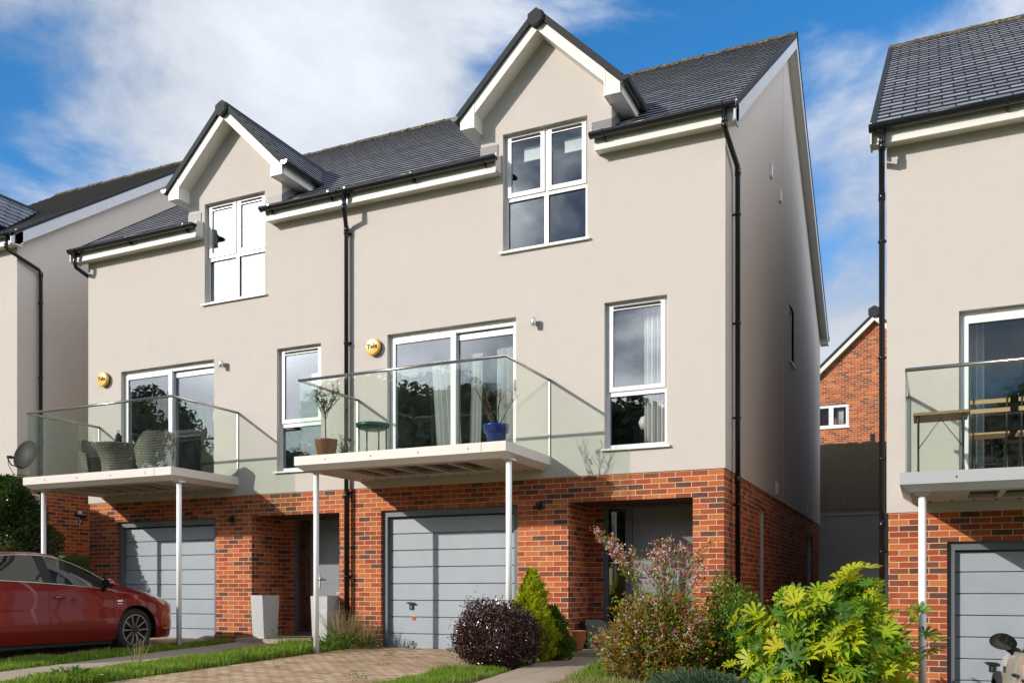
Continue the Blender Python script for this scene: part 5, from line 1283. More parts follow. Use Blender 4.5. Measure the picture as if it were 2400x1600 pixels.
def spray_plant(o, org, mats, cones, name='foliage'):
    """feathery conifer: sprays of scale-like shoots over cones (cx,cy,z0,z1,r,count)"""
    for gi, (cx, cy, z0, z1, r, n, mat) in enumerate(cones):
        t = rng.random(n) ** .8; a = rng.uniform(0, 2 * np.pi, n)
        prof = r * (np.sin(np.clip(.12 + t * .92, 0, 1) * np.pi) ** .8 * .62 + (1 - t) * .45)
        rad = prof * rng.uniform(.35, 1.08, n) * (1 + .26 * np.sin(a * 3 + t * 17) + .20 * np.sin(a * 5 - t * 29))
        P = np.stack([cx + rad * np.cos(a), cy + rad * np.sin(a), z0 + (z1 - z0) * t], 1)
        out_ = np.stack([np.cos(a), np.sin(a), np.zeros(n)], 1)
        T = out_ * .75 + np.array([0, 0, 1.0]) + dirs_rand(n) * .35
        Vs, Fs = [], []
        S = rng.uniform(.05, .12, n)
        # each spray: a main shoot with four side shoots as thin leaves
        T /= np.linalg.norm(T, axis=1, keepdims=True); side = np.cross(T, dirs_rand(n)); side /= np.linalg.norm(side, axis=1, keepdims=True)
        PP, DD, SS = [P], [T], [S]
        for k in range(4):
            f = .2 + .18 * k; sg = 1 if k % 2 else -1
            PP.append(P + T * (S * f)[:, None]); DD.append(T * .8 + side * sg * .75); SS.append(S * .55)
        P2, D2, S2 = np.concatenate(PP), np.concatenate(DD), np.concatenate(SS)
        leaves(name, P2, dirs_rand(len(P2)), S2, mat, o, org, .26, .1, dirs=D2)
c = (-4.80, -1.05); z = g0(*c)
o = thing('golden_conifer', 'upright golden yellow conifer between purple shrub and porch', 'conifer', (*c, z))
b = MB(); branch(b, (*c, z - .05), (c[0], c[1], z + .95), .025, .006, .02); b.build('trunk', M['bark'], o)
spray_plant(o, (*c, z), None, [(c[0] - .02, c[1], z + .05, z + 1.16, .24, 2600, M['gold']), (c[0] + .10, c[1] - .06, z + .0, z + .72, .24, 1800, M['gold']), (c[0] - .17, c[1] + .05, z + .3, z + .78, .11, 500, M['gold'])])
c = (-4.60, -.86); z = g0(*c)
o = thing('green_conifer', 'low dark green conifer right of the golden one', 'conifer', (*c, z))
b = MB(); branch(b, (*c, z - .05), (c[0], c[1], z + .5), .02, .006, .02); b.build('trunk', M['bark'], o)
spray_plant(o, (*c, z), None, [(c[0], c[1], z, z + .66, .21, 1500, M['darkcon']), (c[0] + .08, c[1], z, z + .38, .17, 900, M['darkcon'])])

# left evergreen shrub by the gap
def laurel():
    c = (-15.12, -1.2); z = g0(*c); o = thing('evergreen_shrub', 'tall dark evergreen shrub at the left edge behind the red car', 'shrub', (*c, z))
    b = MB(); tips = []
    for k in range(46):
        a = random.uniform(0, 6.28); h = random.uniform(.5, 2.55); r = .62 * math.sin(min(1, .25 + h / 3.2) * math.pi) + .12
        p = (c[0] + r * math.cos(a), c[1] + r * math.sin(a), z + .35 + h * .8); branch(b, (c[0] + .12 * math.cos(a), c[1] + .12 * math.sin(a), z), p, .016, .004, .12); tips.append(p)
    b.build('stems', M['bark'], o)
    n = 27000; t = rng.random(n) ** .85; a = rng.uniform(0, 6.28, n); prof = .70 * np.sin(np.clip(.16 + t * .80, 0, 1) * np.pi) ** .75 + .06
    rad = prof * rng.uniform(.25, 1, n) ** .5 * (1 + .2 * np.sin(3 * a + 9 * t) + .16 * np.sin(5 * a - 17 * t))
    P = np.stack([c[0] + rad * np.cos(a), c[1] + rad * np.sin(a), z + .1 + t * 2.50], 1)
    d = np.stack([np.cos(a), np.sin(a), .5 * np.ones(n)], 1)
    leaves('foliage', P, d + dirs_rand(n) * .9 + [0, 0, .4], rng.uniform(.055, .105, n), M['laurel'], o, (*c, z), .42, .25, dirs=d + dirs_rand(n) * .8)
laurel()

# abelia with pink and white flower clusters
def abelia():
    c = (-2.86, -2.0); z = g0(*c) - .05; org = (*c, z)
    o = thing('abelia_shrub', 'arching shrub with pink and white flowers in front of the porch', 'shrub', org)
    b = MB(); LP, LD, FP, FD = [], [], [], []
    ends = []
    random.seed(11)
    def spine(tip, base=None, leafn=60, fl=6, r0=.008, jit=.03):
        base = base or (c[0] + random.uniform(-.25, .25), c[1] + random.uniform(-.2, .2), z)
        p0, p1 = Vector(base), Vector(tip); mid = p0.lerp(p1, .55) + Vector((0, 0, .18 * (p1 - p0).length))
        pts = [p0 * (1 - t) ** 2 + mid * 2 * t * (1 - t) + p1 * t * t for t in [k / 9 for k in range(10)]]
        b.tube(pts, [r0 * (1 - .75 * k / 9) for k in range(10)], 5)
        for q in range(leafn):
            t = random.uniform(.25, 1); k = min(8, int(t * 9)); f = t * 9 - k; p = pts[k].lerp(pts[k + 1], f); d = (pts[k + 1] - pts[k]).normalized()
            LP.append(p + Vector((random.gauss(0, jit), random.gauss(0, jit), random.gauss(0, jit)))); LD.append(d + Vector((random.uniform(-1, 1), random.uniform(-1, 1), random.uniform(-.6, .9))))
        for q in range(fl):
            t = random.choice((.62, .74, .86, .99)) if fl > 5 else random.uniform(.6, 1.0); k = min(8, int(t * 9)); p = pts[k].lerp(pts[k + 1], t * 9 - k) + Vector((random.gauss(0, .024), random.gauss(0, .024), random.gauss(0, .024)))
            FP.append(p)
        return pts
    # long flowering sprays above the mass
    for tip in [(-3.62, -1.9, 1.66), (-3.58, -1.95, 1.60), (-3.45, -1.85, 1.55), (-3.34, -1.95, 1.44), (-3.18, -1.9, 1.40), (-3.38, -1.8, 1.32)]: spine(tip, (-3.02, -1.9, .70), 46, 20, .007, .035)
    for tip in [(-2.86, -1.9, 1.48), (-2.74, -1.95, 1.50), (-2.6, -1.9, 1.46), (-2.52, -1.85, 1.40), (-2.95, -1.85, 1.36), (-2.42, -1.9, 1.30), (-3.0, -1.9, 1.20), (-2.22, -1.7, 1.52), (-2.35, -1.8, 1.30), (-2.3, -1.95, 1.18), (-2.66, -1.9, 1.36), (-2.8, -1.85, 1.26)]: spine(tip, (-2.72 + random.uniform(-.1, .1), -1.9, .6), 52, 17 if tip[0] != -2.22 else 1, .006, .04)
    for k in range(330):
        a = random.uniform(0, 6.28); el = random.uniform(-.05, 1.35); rr = random.uniform(.72, 1.04)
        tip = (c[0] + .05 + .80 * rr * math.cos(a) * math.cos(el), c[1] + .60 * rr * math.sin(a) * math.cos(el), z + .28 + .80 * rr * max(0, math.sin(el)) - (.15 if el < .1 else 0)); spine(tip, None, 54, (4 if el > .4 else 2) if k % 2 else 0, .004, .055)
    b.build('branches', M['twig'], o)
    P = np.array([tuple(p) for p in LP]); d = np.array([tuple(p) for p in LD])
    leaves('foliage', P, dirs_rand(len(P)) + [0, -.3, .8], rng.uniform(.032, .060, len(P)), M['abelia'], o, org, .55, .25, dirs=d)
    P = np.array([tuple(p) for p in FP]); n = len(P)
    Q = np.repeat(P, 8, 0) + rng.normal(0, .013, (n * 8, 3)); dd = dirs_rand(n * 8)
    leaves('sepals', Q, dirs_rand(n * 8), rng.uniform(.014, .024, n * 8), M['sepal'], o, org, .6, .3, dirs=dd)
    w = rng.random(n) < .62; Q = np.repeat(P[w], 6, 0) + rng.normal(0, .018, (w.sum() * 6, 3)); dd = dirs_rand(len(Q)) + [0, -.3, -.2]
    leaves('flowers', Q, dirs_rand(len(Q)), rng.uniform(.018, .030, len(Q)), M['petal'], o, org, .75, .3, dirs=dd)
abelia()

def leafy(name, label, c, r, h, n, mats, size, ratio=.5, cat='shrub', seed=1, stems=30, zoff=0.):
    z = g0(*c) - .03; org = (*c, z); o = thing(name, label, cat, org); b = MB()
    for k in range(stems):
        d = dirs_rand(1)[0]; d[2] = abs(d[2]); branch(b, (c[0] + d[0] * .05, c[1] + d[1] * .05, z), (c[0] + d[0] * r * .85, c[1] + d[1] * r * .8, z + d[2] * h * .9 + .05), .008, .003, .12)
    b.build('stems', M['twig'], o)
    for mi, (mat, frac) in enumerate(mats):
        m_ = int(n * frac); P, d = sph(m_, (0, 0, 0), (1, 1, 1), .35); d_ = d.copy(); L_ = lump(d, seed + mi, .16, 3.2)
        P = P * L_[:, None] * np.array([r, r * .9, h * .55]); P += np.array([c[0], c[1], z + h * .5 + zoff]); k = P[:, 2] > z; P, d = P[k], d[k]
        leaves('foliage', P, d + dirs_rand(len(P)) * .8 + [0, 0, .5], rng.uniform(size[0], size[1], len(P)), mat, o, org, ratio, .25, dirs=d * .6 + dirs_rand(len(P)))
    return o
leafy('leafy_shrub', 'small-leaved green shrub between the flowering shrub and the downpipe', (-2.0, -1.6), .36, 1.10, 7000, [(M['green'], .8), (M['lime'], .2)], (.03, .055), .5, seed=5)
leafy('leafy_shrub', 'lime green leafy tuft against the brick corner pier', (-2.36, -.75), .24, 1.22, 2400, [(M['lime'], .5), (M['green'], .5)], (.04, .07), .45, seed=9)
leafy('feathery_shrub', 'fine-leaved green plant at the foot of the right white post', (-.42, -3.05), .40, .62, 9000, [(M['green'], 1)], (.02, .035), .25, seed=15)
# juniper mat
def juniper():
    c = (-1.95, -3.55); z = g0(*c); org = (*c, z); o = thing('juniper', 'low blue-green juniper mat at the bottom of the bed', 'conifer', org); b = MB()
    n = 2600; P, d = sph(n, (0, 0, 0), (1, 1, 1), .5); P = P * lump(d, 21, .2, 3)[:, None] * [.52, .36, .20] + [c[0], c[1], z + .15]; k = P[:, 2] > z; P, d = P[k], d[k]
    for q in range(24): branch(b, (c[0], c[1], z), tuple(P[q * 50]), .008, .003, .1)
    b.build('stems', M['bark'], o)
    T = d * [1, 1, .5] + [0, 0, .45] + dirs_rand(len(P)) * .4; T /= np.linalg.norm(T, axis=1, keepdims=True); S = rng.uniform(.05, .10, len(P)); side = np.cross(T, dirs_rand(len(P)))
    PP, DD, SS = [P], [T], [S]
    for q in range(6):
        f = .12 + .13 * q; sg = 1 if q % 2 else -1; PP.append(P + T * (S * f)[:, None]); DD.append(T * .8 + side * sg * .7); SS.append(S * .4)
    leaves('foliage', np.concatenate(PP), dirs_rand(len(P) * 7), np.concatenate(SS), M['jun'], o, org, .2, .1, dirs=np.concatenate(DD))
juniper()
# lavender-like dry clump
def dryclump(name, label, c, r, h, n, mat, cat='plant', lean=.35, org_leaf=.25):
    z = g0(*c) - .01; org = (*c, z); a = rng.uniform(0, 6.28, n); rr = r * .35 * np.sqrt(rng.random(n)); P = np.stack([c[0] + rr * np.cos(a), c[1] + rr * np.sin(a), np.full(n, z)], 1)
    T = np.stack([np.cos(a), np.sin(a), np.zeros(n)], 1) * (rng.random(n) * lean * 2)[:, None] + [0, 0, 1] + dirs_rand(n) * .18; T /= np.linalg.norm(T, axis=1, keepdims=True); H = h * rng.uniform(.55, 1.05, n)
    w = .0035; B = np.cross(T, dirs_rand(n)); B /= np.linalg.norm(B, axis=1, keepdims=True); m1 = P + T * (H * .5)[:, None]; tip = P + T * H[:, None] - [0, 0, .02]
    V = np.stack([P - B * w, P + B * w, m1 + B * w, m1 - B * w, tip + B * w * .5, tip - B * w * .5], 1).reshape(-1, 3); k = np.arange(n)[:, None] * 6
    F = np.concatenate([k + [0, 1, 2, 3], k + [3, 2, 4, 5]], 1).reshape(-1, 4)
    o = thing(name, label, cat, org); npmesh('stalks', V, F, mat, o, org)
    hn = n // 2; Q = tip[:hn] + rng.normal(0, .008, (hn, 3)); Q = np.repeat(Q, 3, 0) - np.repeat(T[:hn], 3, 0) * rng.uniform(0, .06, (hn * 3, 1)); leaves('seed_heads', Q, dirs_rand(len(Q)), rng.uniform(.012, .022, len(Q)), mat, o, org, .4, .2, dirs=np.repeat(T[:hn], 3, 0) + dirs_rand(len(Q)) * .5)
    return o
dryclump('lavender', 'dry grey-brown lavender clump beside the porch path', (-3.38, -1.55), .45, .60, 800, M['lav'], 'plant', .28)
G_ = 'dry grass clumps in the right bed'
dryclump('grass_clump', 'dry straw-coloured grass clump in front of the yellow-green large-leaved shrub', (-.95, -3.5), .6, .42, 420, M['drygrass'], 'grass', .5)['group'] = G_
dryclump('grass_clump', 'dry straw-coloured grass clump beside the right driveway edge', (-.15, -3.1), .5, .45, 300, M['drygrass'], 'grass', .55)['group'] = G_
dryclump('grass_clump', 'tall dry grass clump at the foot of the centre downpipe', (-8.35, -.35), .4, .62, 300, M['drygrass'], 'grass', .3)['group'] = 'dry grass by the houses'
dryclump('grass_clump', 'dry grass tuft against the pale lower bricks left of the right garage door', (-8.0, -.28), .32, .42, 200, M['drygrass'], 'grass', .35)['group'] = 'dry grass by the houses'

# fatsia: large hand-shaped leaves on long stalks
def hand_leaf():
    """one leaf mesh: nine lobes around the stalk end, gently folded; unit radius"""
    Vs, Fs = [(0, 0, 0)], []
    angs = np.radians([-128, -94, -62, -31, 0, 31, 62, 94, 128]); lens = [.55, .74, .90, .97, 1.0, .97, .90, .74, .55]
    for a, L_ in zip(angs, lens):
        ca, sa = math.sin(a), math.cos(a); pa, pb = sa, -ca
        i = len(Vs)
        for t, w, zz in ((.32, .070, .0), (.56, .108, .06), (.76, .104, .07), (.91, .052, .04)):
            for s_ in (-1, 0, 1): Vs.append((ca * L_ * t + pa * w * s_ * L_, sa * L_ * t + pb * w * s_ * L_, zz - .03 * (s_ == 0) + .06 * t * t))
        Vs.append((ca * L_, sa * L_, .02))
        Fs += [(0, i, i + 1), (0, i + 1, i + 2)]
        for q in range(3):
            p = i + q * 3; Fs += [(p, p + 3, p + 4), (p, p + 4, p + 1), (p + 1, p + 4, p + 5), (p + 1, p + 5, p + 2)]
        p = i + 9; e = i + 12; Fs += [(p, e, p + 1), (p + 1, e, p + 2)]
    for q in range(8):                       # webbing between neighbouring lobes
        i = 1 + q * 13; j = 1 + (q + 1) * 13; Fs.append((0, i + 2, j)) 
    return np.array(Vs), np.array(Fs)
def fatsia():
    c = (-1.02, -2.30); z = g0(*c) - .05; org = (*c, z); o = thing('fatsia_shrub', 'large yellow-green shrub with hand-shaped leaves before the gap', 'shrub', org)
    HV, HF = hand_leaf(); Vs, Fs = [], []; b = MB(); nv = 0; r_ = np.random.default_rng(5)
    specs = []
    for k in range(430):
        d = r_.normal(size=3); d /= np.linalg.norm(d); d[2] = abs(d[2]) * 1.0 - .12
        if d[1] > .75: d[1] *= -1
        rad = r_.uniform(.62, 1.0); lm = 1 + .16 * math.sin(d[0] * 5 + 1) + .12 * math.sin(d[2] * 7 + d[0] * 9); p = np.array([c[0] + .03 + math.copysign(abs(d[0]) ** .75, d[0]) * .90 * rad * lm, c[1] + d[1] * .64 * rad, z + .56 + math.copysign(abs(d[2]) ** .72, d[2]) * .98 * rad * lm])
        if p[2] < z + .1: p[2] = z + .1 + r_.random() * .1
        specs.append((p, d, r_.choice([r_.uniform(.09, .15), r_.uniform(.15, .23)], p=[.4, .6])))
    for px, pz, s_ in ((-.25, 1.0, .17), (-.08, .92, .16), (.02, .78, .18), (-.30, .80, .19), (.08, .62, .17), (-.15, .66, .18), (.14, .72, .13), (-.05, .52, .18), (-.45, 1.12, .19), (-.38, .95, .20), (-.5, .8, .2), (-.22, .85, .18), (-.55, 1.2, .18), (-.02, 1.0, .15), (-.3, .55, .2), (-.12, .4, .18)):
        specs.append((np.array([px - .06, -2.15 + r_.uniform(-.15, .15), z + pz + .16]), np.array([.7, -.4, .5]), s_))
    for p, d, S in specs:
        hub = np.array([c[0] + d[0] * .12, c[1] + d[1] * .1, z + .15 + .35 * max(0, d[2])])
        pts = branch(b, tuple(hub), tuple(p), .007, .004, .06, 4)
        # leaf faces the light: normal between up, outwards and towards the sun; tip points outward/up
        up = p[2] > z + .55; Nn = np.array([0, -.12, .42 if up else .7]) + d * .55 + np.array(SUN) * .42 + r_.normal(size=3) * .40; Nn /= np.linalg.norm(Nn)
        T = d * np.array([.9, .9, .2]) + np.array([0, 0, .95 if up else .05]) + r_.normal(size=3) * .36; T -= Nn * T.dot(Nn); T /= np.linalg.norm(T); B = np.cross(T, Nn)
        W_ = p + S * (HV[:, :1] * B + HV[:, 1:2] * T + HV[:, 2:] * Nn * r_.uniform(.2, 2.6)); Vs.append(W_); Fs.append(HF + nv); nv += len(HV)
    for k in range(9):
        a = k * .7; branch(b, (c[0], c[1], z), (c[0] + .3 * math.cos(a), c[1] + .25 * math.sin(a), z + .55), .016, .008, .1)
    b.build('stems', M['green'], o); npmesh('foliage', np.concatenate(Vs), np.concatenate(Fs), M['fatsia'], o, org, smooth=True)
fatsia()

# grass as ground cover
def grass(name, polys, dens, h, mat, label, w=.006):
    Ps, Hs = [], []
    for (x0, x1, y0, y1, hh, f) in polys:
        n = int(dens * f * abs((x1 - x0) * (y1 - y0))); x = rng.uniform(x0, x1, n); y = rng.uniform(y0, y1, n)
        ed = np.minimum.reduce([x - x0, x1 - x, y - y0, y1 - y]); onp = lambda e: (x > e + .10 * np.maximum(-y, 0) - .03) & (x < e + .85 + .10 * np.maximum(-y, 0) + .03); free = ~(onp(-10.55) | ((x > -4.78 + .098 * -y - .03) & (x < -3.92 + .097 * -y + .03))); k = free & (rng.random(n) < np.clip(.35 + ed / .18 + .25 * np.sin(x * 9 + y * 5), .15, 1))
        x, y = x[k], y[k]; Ps.append(np.stack([x, y, gz(x, y) - .035], 1)); Hs.append(hh * np.clip((x - (-9.72 + .10 * -y)) / .7, .4, 1) ** (1 if x0 == -9.68 else 0) * rng.uniform(.45, 1.15, len(x)) * (.75 + .35 * np.sin(x * 4.1 + 1.3 * np.sin(y * 3.7)) * np.sin(y * 5.3)))
    P = np.concatenate(Ps); H = np.concatenate(Hs) + .035; n = len(P); a = rng.uniform(0, 6.28, n)
    B = np.stack([np.cos(a), np.sin(a), np.zeros(n)], 1) * w * rng.uniform(.6, 1.3, n)[:, None]; lean = np.stack([-np.sin(a), np.cos(a), np.zeros(n)], 1) * rng.uniform(-.7, .7, n)[:, None] * H[:, None]
    m1 = P + lean * .3 + np.array([0, 0, 1]) * (H * .6)[:, None]; tip = P + lean * .9 + np.array([0, 0, 1]) * H[:, None]
    V = np.stack([P - B, P + B, m1 + B * .8, m1 - B * .8, tip], 1).reshape(-1, 3); k = np.arange(n)[:, None] * 5
    F = np.concatenate([k + [0, 1, 2], k + [0, 2, 3], k + [3, 2, 4]], 1).reshape(-1, 3)
    return tag(npmesh(name, V, F, mat), label, 'grass', kind='stuff')
grass('grass', [(-9.68, -8.18, -5.9, -.55, .15, 1), (-11.1, -9.95, -6.2, -.35, .09, 1), (-5.35, -4.55, -4.9, -2.25, .10, 1), (-14.9, -14.0, -6., -.6, .12, .6), (-3.75, -2.2, -4.6, -2.6, .12, .8), (-2.4, -.2, -5.0, -3.5, .10, .7), (-9.6, -8.3, -.6, -.15, .11, .5), (-3.85, -3.3, -2.6, -1.3, .13, .9)], 4200, .12, M['grass'], 'green lawn grass along the driveways and paths', .0075)
grass('dead_grass', [(-9.68, -8.18, -5.9, -.4, .12, 1), (-5.35, -4.5, -5.0, -2.3, .08, 2), (-3.7, -.3, -5.0, -2.9, .16, 2.2), (-11.1, -10.58, -6., -.4, .11, .8)], 800, .12, M['drygrass'], 'pale dead stalks among the grass', .005)

# weeds
def weed(c, r, h, n, mat, label, name='weed', group='weeds', size=(.03, .06), ratio=.35):
    z = g0(*c); org = (*c, z); a = rng.uniform(0, 6.28, n); t = rng.random(n); P = np.stack([c[0] + r * .5 * t * np.cos(a), c[1] + r * .5 * t * np.sin(a), z + h * rng.random(n) * (1 - .5 * t)], 1); d = np.stack([np.cos(a), np.sin(a), .7 * np.ones(n)], 1)
    o = leaves(name, P, dirs_rand(n) * .5 + [0, 0, 1], rng.uniform(size[0], size[1], n), mat, None, org, ratio, .3, dirs=d + dirs_rand(n) * .4); return tag(o, label, 'weed', group)
weed((-8.25, -.75), .75, .30, 420, M['green'], 'patch of green weeds at the foot of the centre downpipe', size=(.05, .09))['kind'] = 'stuff'
weed((-7.95, -.35), .5, .22, 160, M['green'], 'green weeds against the pale bricks beside the right garage', size=(.04, .08))['kind'] = 'stuff'
weed((-9.6, -.45), .3, .30, 60, M['green'], 'small leafy weed in front of the left stone planter', size=(.03, .06))
weed((-8.45, -5.2), .8, .16, 300, M['green'], 'low leafy weeds at the front corner of the grass strip', size=(.05, .09))['kind'] = 'stuff'
weed((-7.25, -.12), .16, .10, 34, M['green'], 'small green weed at the base of the right garage door, nearer the handle', size=(.04, .08))
weed((-6.45, -.16), .22, .06, 40, M['green'], 'flat green weed at the base of the right garage door, toward the purple shrub', size=(.04, .08))
for i, (x, y, lb) in enumerate(((-6.35, -2.3, 'wiry brown weed in the middle of the paved driveway'), (-6.1, -3.4, 'small weed in the driveway joints close to the bottom of the photo'), (-7.3, -3.2, 'tiny weed in the driveway joints toward the grass strip'), (-5.75, -3.7, 'small green weed in the driveway beside the front lawn'), (-6.9, -1.3, 'tiny weed in the driveway near the garage door'))):
    weed((x, y), .16, .07, 30, M['drygrass'] if i in (0, 2) else M['green'], lb, size=(.02, .05), ratio=.25)
weed((-4.55, -.35), .2, .28, 70, M['green'], 'broad-leaved weed between the green conifer and terracotta pot', size=(.05, .09), ratio=.6)
dryclump('seed_stalk', 'pale seeding weed stalk standing in the left grass strip', (-9.25, -3.6), .16, .42, 26, M['drygrass'], 'weed', .25)
# conifer bed soil is the ground itself

# ------------------------------------------------------------------ pots, planters, bin
def planter(x, y, label):
    z = g0(x, y) + .075; o = thing('stone_planter', label, 'planter', (x, y, z), 'split-stone planters at the porch'); b = MB(); t, w, h = .165, .155, .72
    top = [(x - t, y - t), (x + t, y - t), (x + t, y + t), (x - t, y + t)]; bot = [(x + (px - x) * .86, y + (py - y) * .86) for px, py in top]
    b.hexa([(px, py, z) for px, py in bot] + [(px, py, z + h) for px, py in top]); b.build('tub', M['stone'], o); s_ = MB(); s_.box(x - t + .025, x + t - .025, y - t + .025, y + t - .025, z + h + .001, z + h + .004); s_.build('soil', M['soil'], o); o.rotation_euler = (0, 0, 0)
    return o
planter(-10.12, -.10, 'grey split-stone planter at the left side of the porch by the red brick pier')
planter(-8.88, -.12, 'grey split-stone planter half hidden beside the centre downpipe pier')
o = thing('terracotta_pot', 'glazed terracotta pot on the porch step by the conifers', 'pot', (-4.54, -.13, g0(-4.54, -.13) + .075)); z = g0(-4.54, -.13) + .076
b = MB(); b.lathe([(0, z), (.085, z), (.10, z + .04), (.13, z + .15), (.143, z + .25), (.15, z + .27), (.15, z + .285), (.132, z + .285), (.125, z + .22), (0, z + .20)], -4.54, -.13, 28); b.build('pot', M['terra'], o)
b = MB(); b.lathe([(0, z + .225), (.126, z + .225)], -4.54, -.13, 20); b.build('soil', M['soil'], o)
o = thing('storage_crate', 'dark plastic crate with curved lid in the porch behind the terracotta pot', 'crate', (-4.42, .42, z))
b = MB(); b.hexa([(-4.60, .28, z), (-4.25, .28, z), (-4.25, .6, z), (-4.60, .6, z), (-4.64, .25, z + .34), (-4.21, .25, z + .34), (-4.21, .63, z + .34), (-4.64, .63, z + .34)]); b.build('tub', M['black'], o)
b = MB(); b.prism([(-4.66, z + .342), (-4.62, z + .40), (-4.5, z + .43), (-4.3, z + .43), (-4.22, z + .39), (-4.19, z + .342)], 'y', .24, .64); b.build('lid', M['black'], o)
# wheelie bin in the gap
bx, by = -15.72, .62; z = g0(bx, by) - .03; hh = 1.62 - z
o = thing('wheelie_bin', 'green wheelie bin in the gap behind the red car', 'bin', (bx, by, z))
b = MB(); b.hexa([(bx - .24, by - .26, z + .05), (bx + .24, by - .26, z + .05), (bx + .24, by + .24, z + .05), (bx - .24, by + .24, z + .05), (bx - .29, by - .34, z + hh - .10), (bx + .29, by - .34, z + hh - .10), (bx + .29, by + .32, z + hh - .10), (bx - .29, by + .32, z + hh - .10)])
b.box(bx - .31, bx + .31, by - .36, by + .34, z + hh - .16, z + hh - .101); b.box(bx - .05, bx + .05, by - .36, by - .30, z + .5, z + hh - .17); b.build('tub', M['bin'], o)
b = MB(); b.prism([(by - .40, z + hh - .10), (by - .40, z + hh - .06), (by - .3, z + hh - .01), (by + .2, z + hh), (by + .36, z + hh - .04), (by + .36, z + hh - .10)], 'x', bx - .33, bx + .33); b.build('lid', M['bin'], o)
b = MB(); b.tube([(bx - .28, by + .40, z + hh - .12), (bx + .28, by + .40, z + hh - .12)], .018, 8); b.build('handle', M['bin'], o)
for s_ in (-1, 1):
    b = MB(); b.tube([(bx + s_ * .26, by + .26, z + .10), (bx + s_ * .31, by + .26, z + .10)], .10, 16); b.build('wheel', M['tyre'], o)

# ------------------------------------------------------------------ balcony things
ZD = 2.868 - .012
def potplant(name, label, x, y, prof, potmat, cat='potted plant'):
    o = thing(name, label, cat, (x, y, ZD)); b = MB(); b.lathe([(r, ZD + h) for r, h in prof], x, y, 28); b.build('pot', potmat, o); zt = ZD + max(h for _, h in prof) - .03; rt = prof[-2][0]
    s_ = MB(); s_.lathe([(0, zt), (rt, zt)], x, y, 20); s_.build('soil', M['soil'], o); return o, zt
# olive in copper pot
x, y = -8.12, -1.12
o, zt = potplant('potted_olive', 'small olive tree in a copper-brown pot on the right balcony', x, y, [(0, .0), (.105, .0), (.125, .05), (.158, .20), (.168, .285), (.168, .30), (.150, .30), (.145, .24), (0, .24)], M['bronze'])
b = MB(); random.seed(3); tips = []
tr = branch(b, (x, y, zt - .02), (x - .02, y, zt + .45), .011, .008, .02)
for k in range(15):
    a = random.uniform(0, 6.28); t = random.uniform(.7, 1); p0 = Vector(tr[0]).lerp(tr[-1], t); p1 = p0 + Vector((.22 * math.cos(a) * random.uniform(.5, 1.1), .18 * math.sin(a), random.uniform(.15, .48))); pts = branch(b, p0, p1, .006, .002, .12); tips.append(pts)
    for q in range(3):
        p2 = pts[3] + Vector((random.uniform(-.12, .12), random.uniform(-.1, .1), random.uniform(-.02, .14))); tips.append(branch(b, pts[3], p2, .003, .0015, .1))
b.build('trunk', M['bark'], o)
P, d = [], []
for pts in tips:
    for q in range(9):
        k = random.randint(1, 4); P.append(tuple(pts[k].lerp(pts[k + 1], random.random()))); d.append((random.uniform(-1, 1), random.uniform(-1, 1), random.uniform(-.2, 1)))
leaves('foliage', np.array(P), dirs_rand(len(P)), rng.uniform(.028, .05, len(P)), M['olive'], o, (x, y, ZD), .3, .1, dirs=np.array(d))
# bare plant in blue pot
x, y = -5.27, -1.22
o, zt = potplant('potted_twigs', 'bare twiggy plant with a few dead leaves in a blue pot', x, y, [(0, .0), (.105, .0), (.14, .17), (.145, .175), (.165, .18), (.178, .27), (.180, .285), (.160, .285), (.15, .23), (0, .23)], M['bluepot'])
b = MB(); random.seed(5); dl = []
for k in range(7):
    a = k * .9 + random.uniform(-.2, .2); p0 = Vector((x + .02 * math.cos(a), y + .02 * math.sin(a), zt - .01)); m1 = p0 + Vector((.10 * math.cos(a), .07 * math.sin(a), .16)); b.tube([p0, m1], [.007, .006], 6)
    e = m1 + Vector((.16 * math.cos(a) * random.uniform(.6, 1.2), .12 * math.sin(a), random.uniform(.22, .40))); pts = branch(b, m1, e, .0055, .003, .12)
    for q in range(4):
        s0 = pts[random.randint(1, 4)]; e2 = s0 + Vector((random.uniform(-.10, .10), random.uniform(-.07, .07), random.uniform(.08, .22))); pp = branch(b, s0, e2, .0035, .0018, .15); dl.append(pp[-1])
        pp2 = branch(b, pp[3], pp[3] + Vector((random.uniform(-.06, .06), random.uniform(-.05, .05), random.uniform(.04, .10))), .0022, .0013, .1)
b.build('twigs', M['twig'], o)
P = []
for ctr in ((x + .03, y, zt + .47), (x + .05, y, zt + .50), (x - .10, y, zt + .33), (x + .17, y + .02, zt + .28), (x + .0, y, zt + .45), (x - .12, y, zt + .18)):
    for q in range(7): P.append((ctr[0] + random.gauss(0, .012), ctr[1] + random.gauss(0, .012), ctr[2] + random.gauss(0, .018)))
leaves('dead_leaves', np.array(P), dirs_rand(len(P)), rng.uniform(.03, .05, len(P)), M['deadleaf'], o, (x, y, ZD), .6, .4, dirs=dirs_rand(len(P)) + [0, 0, -.8])
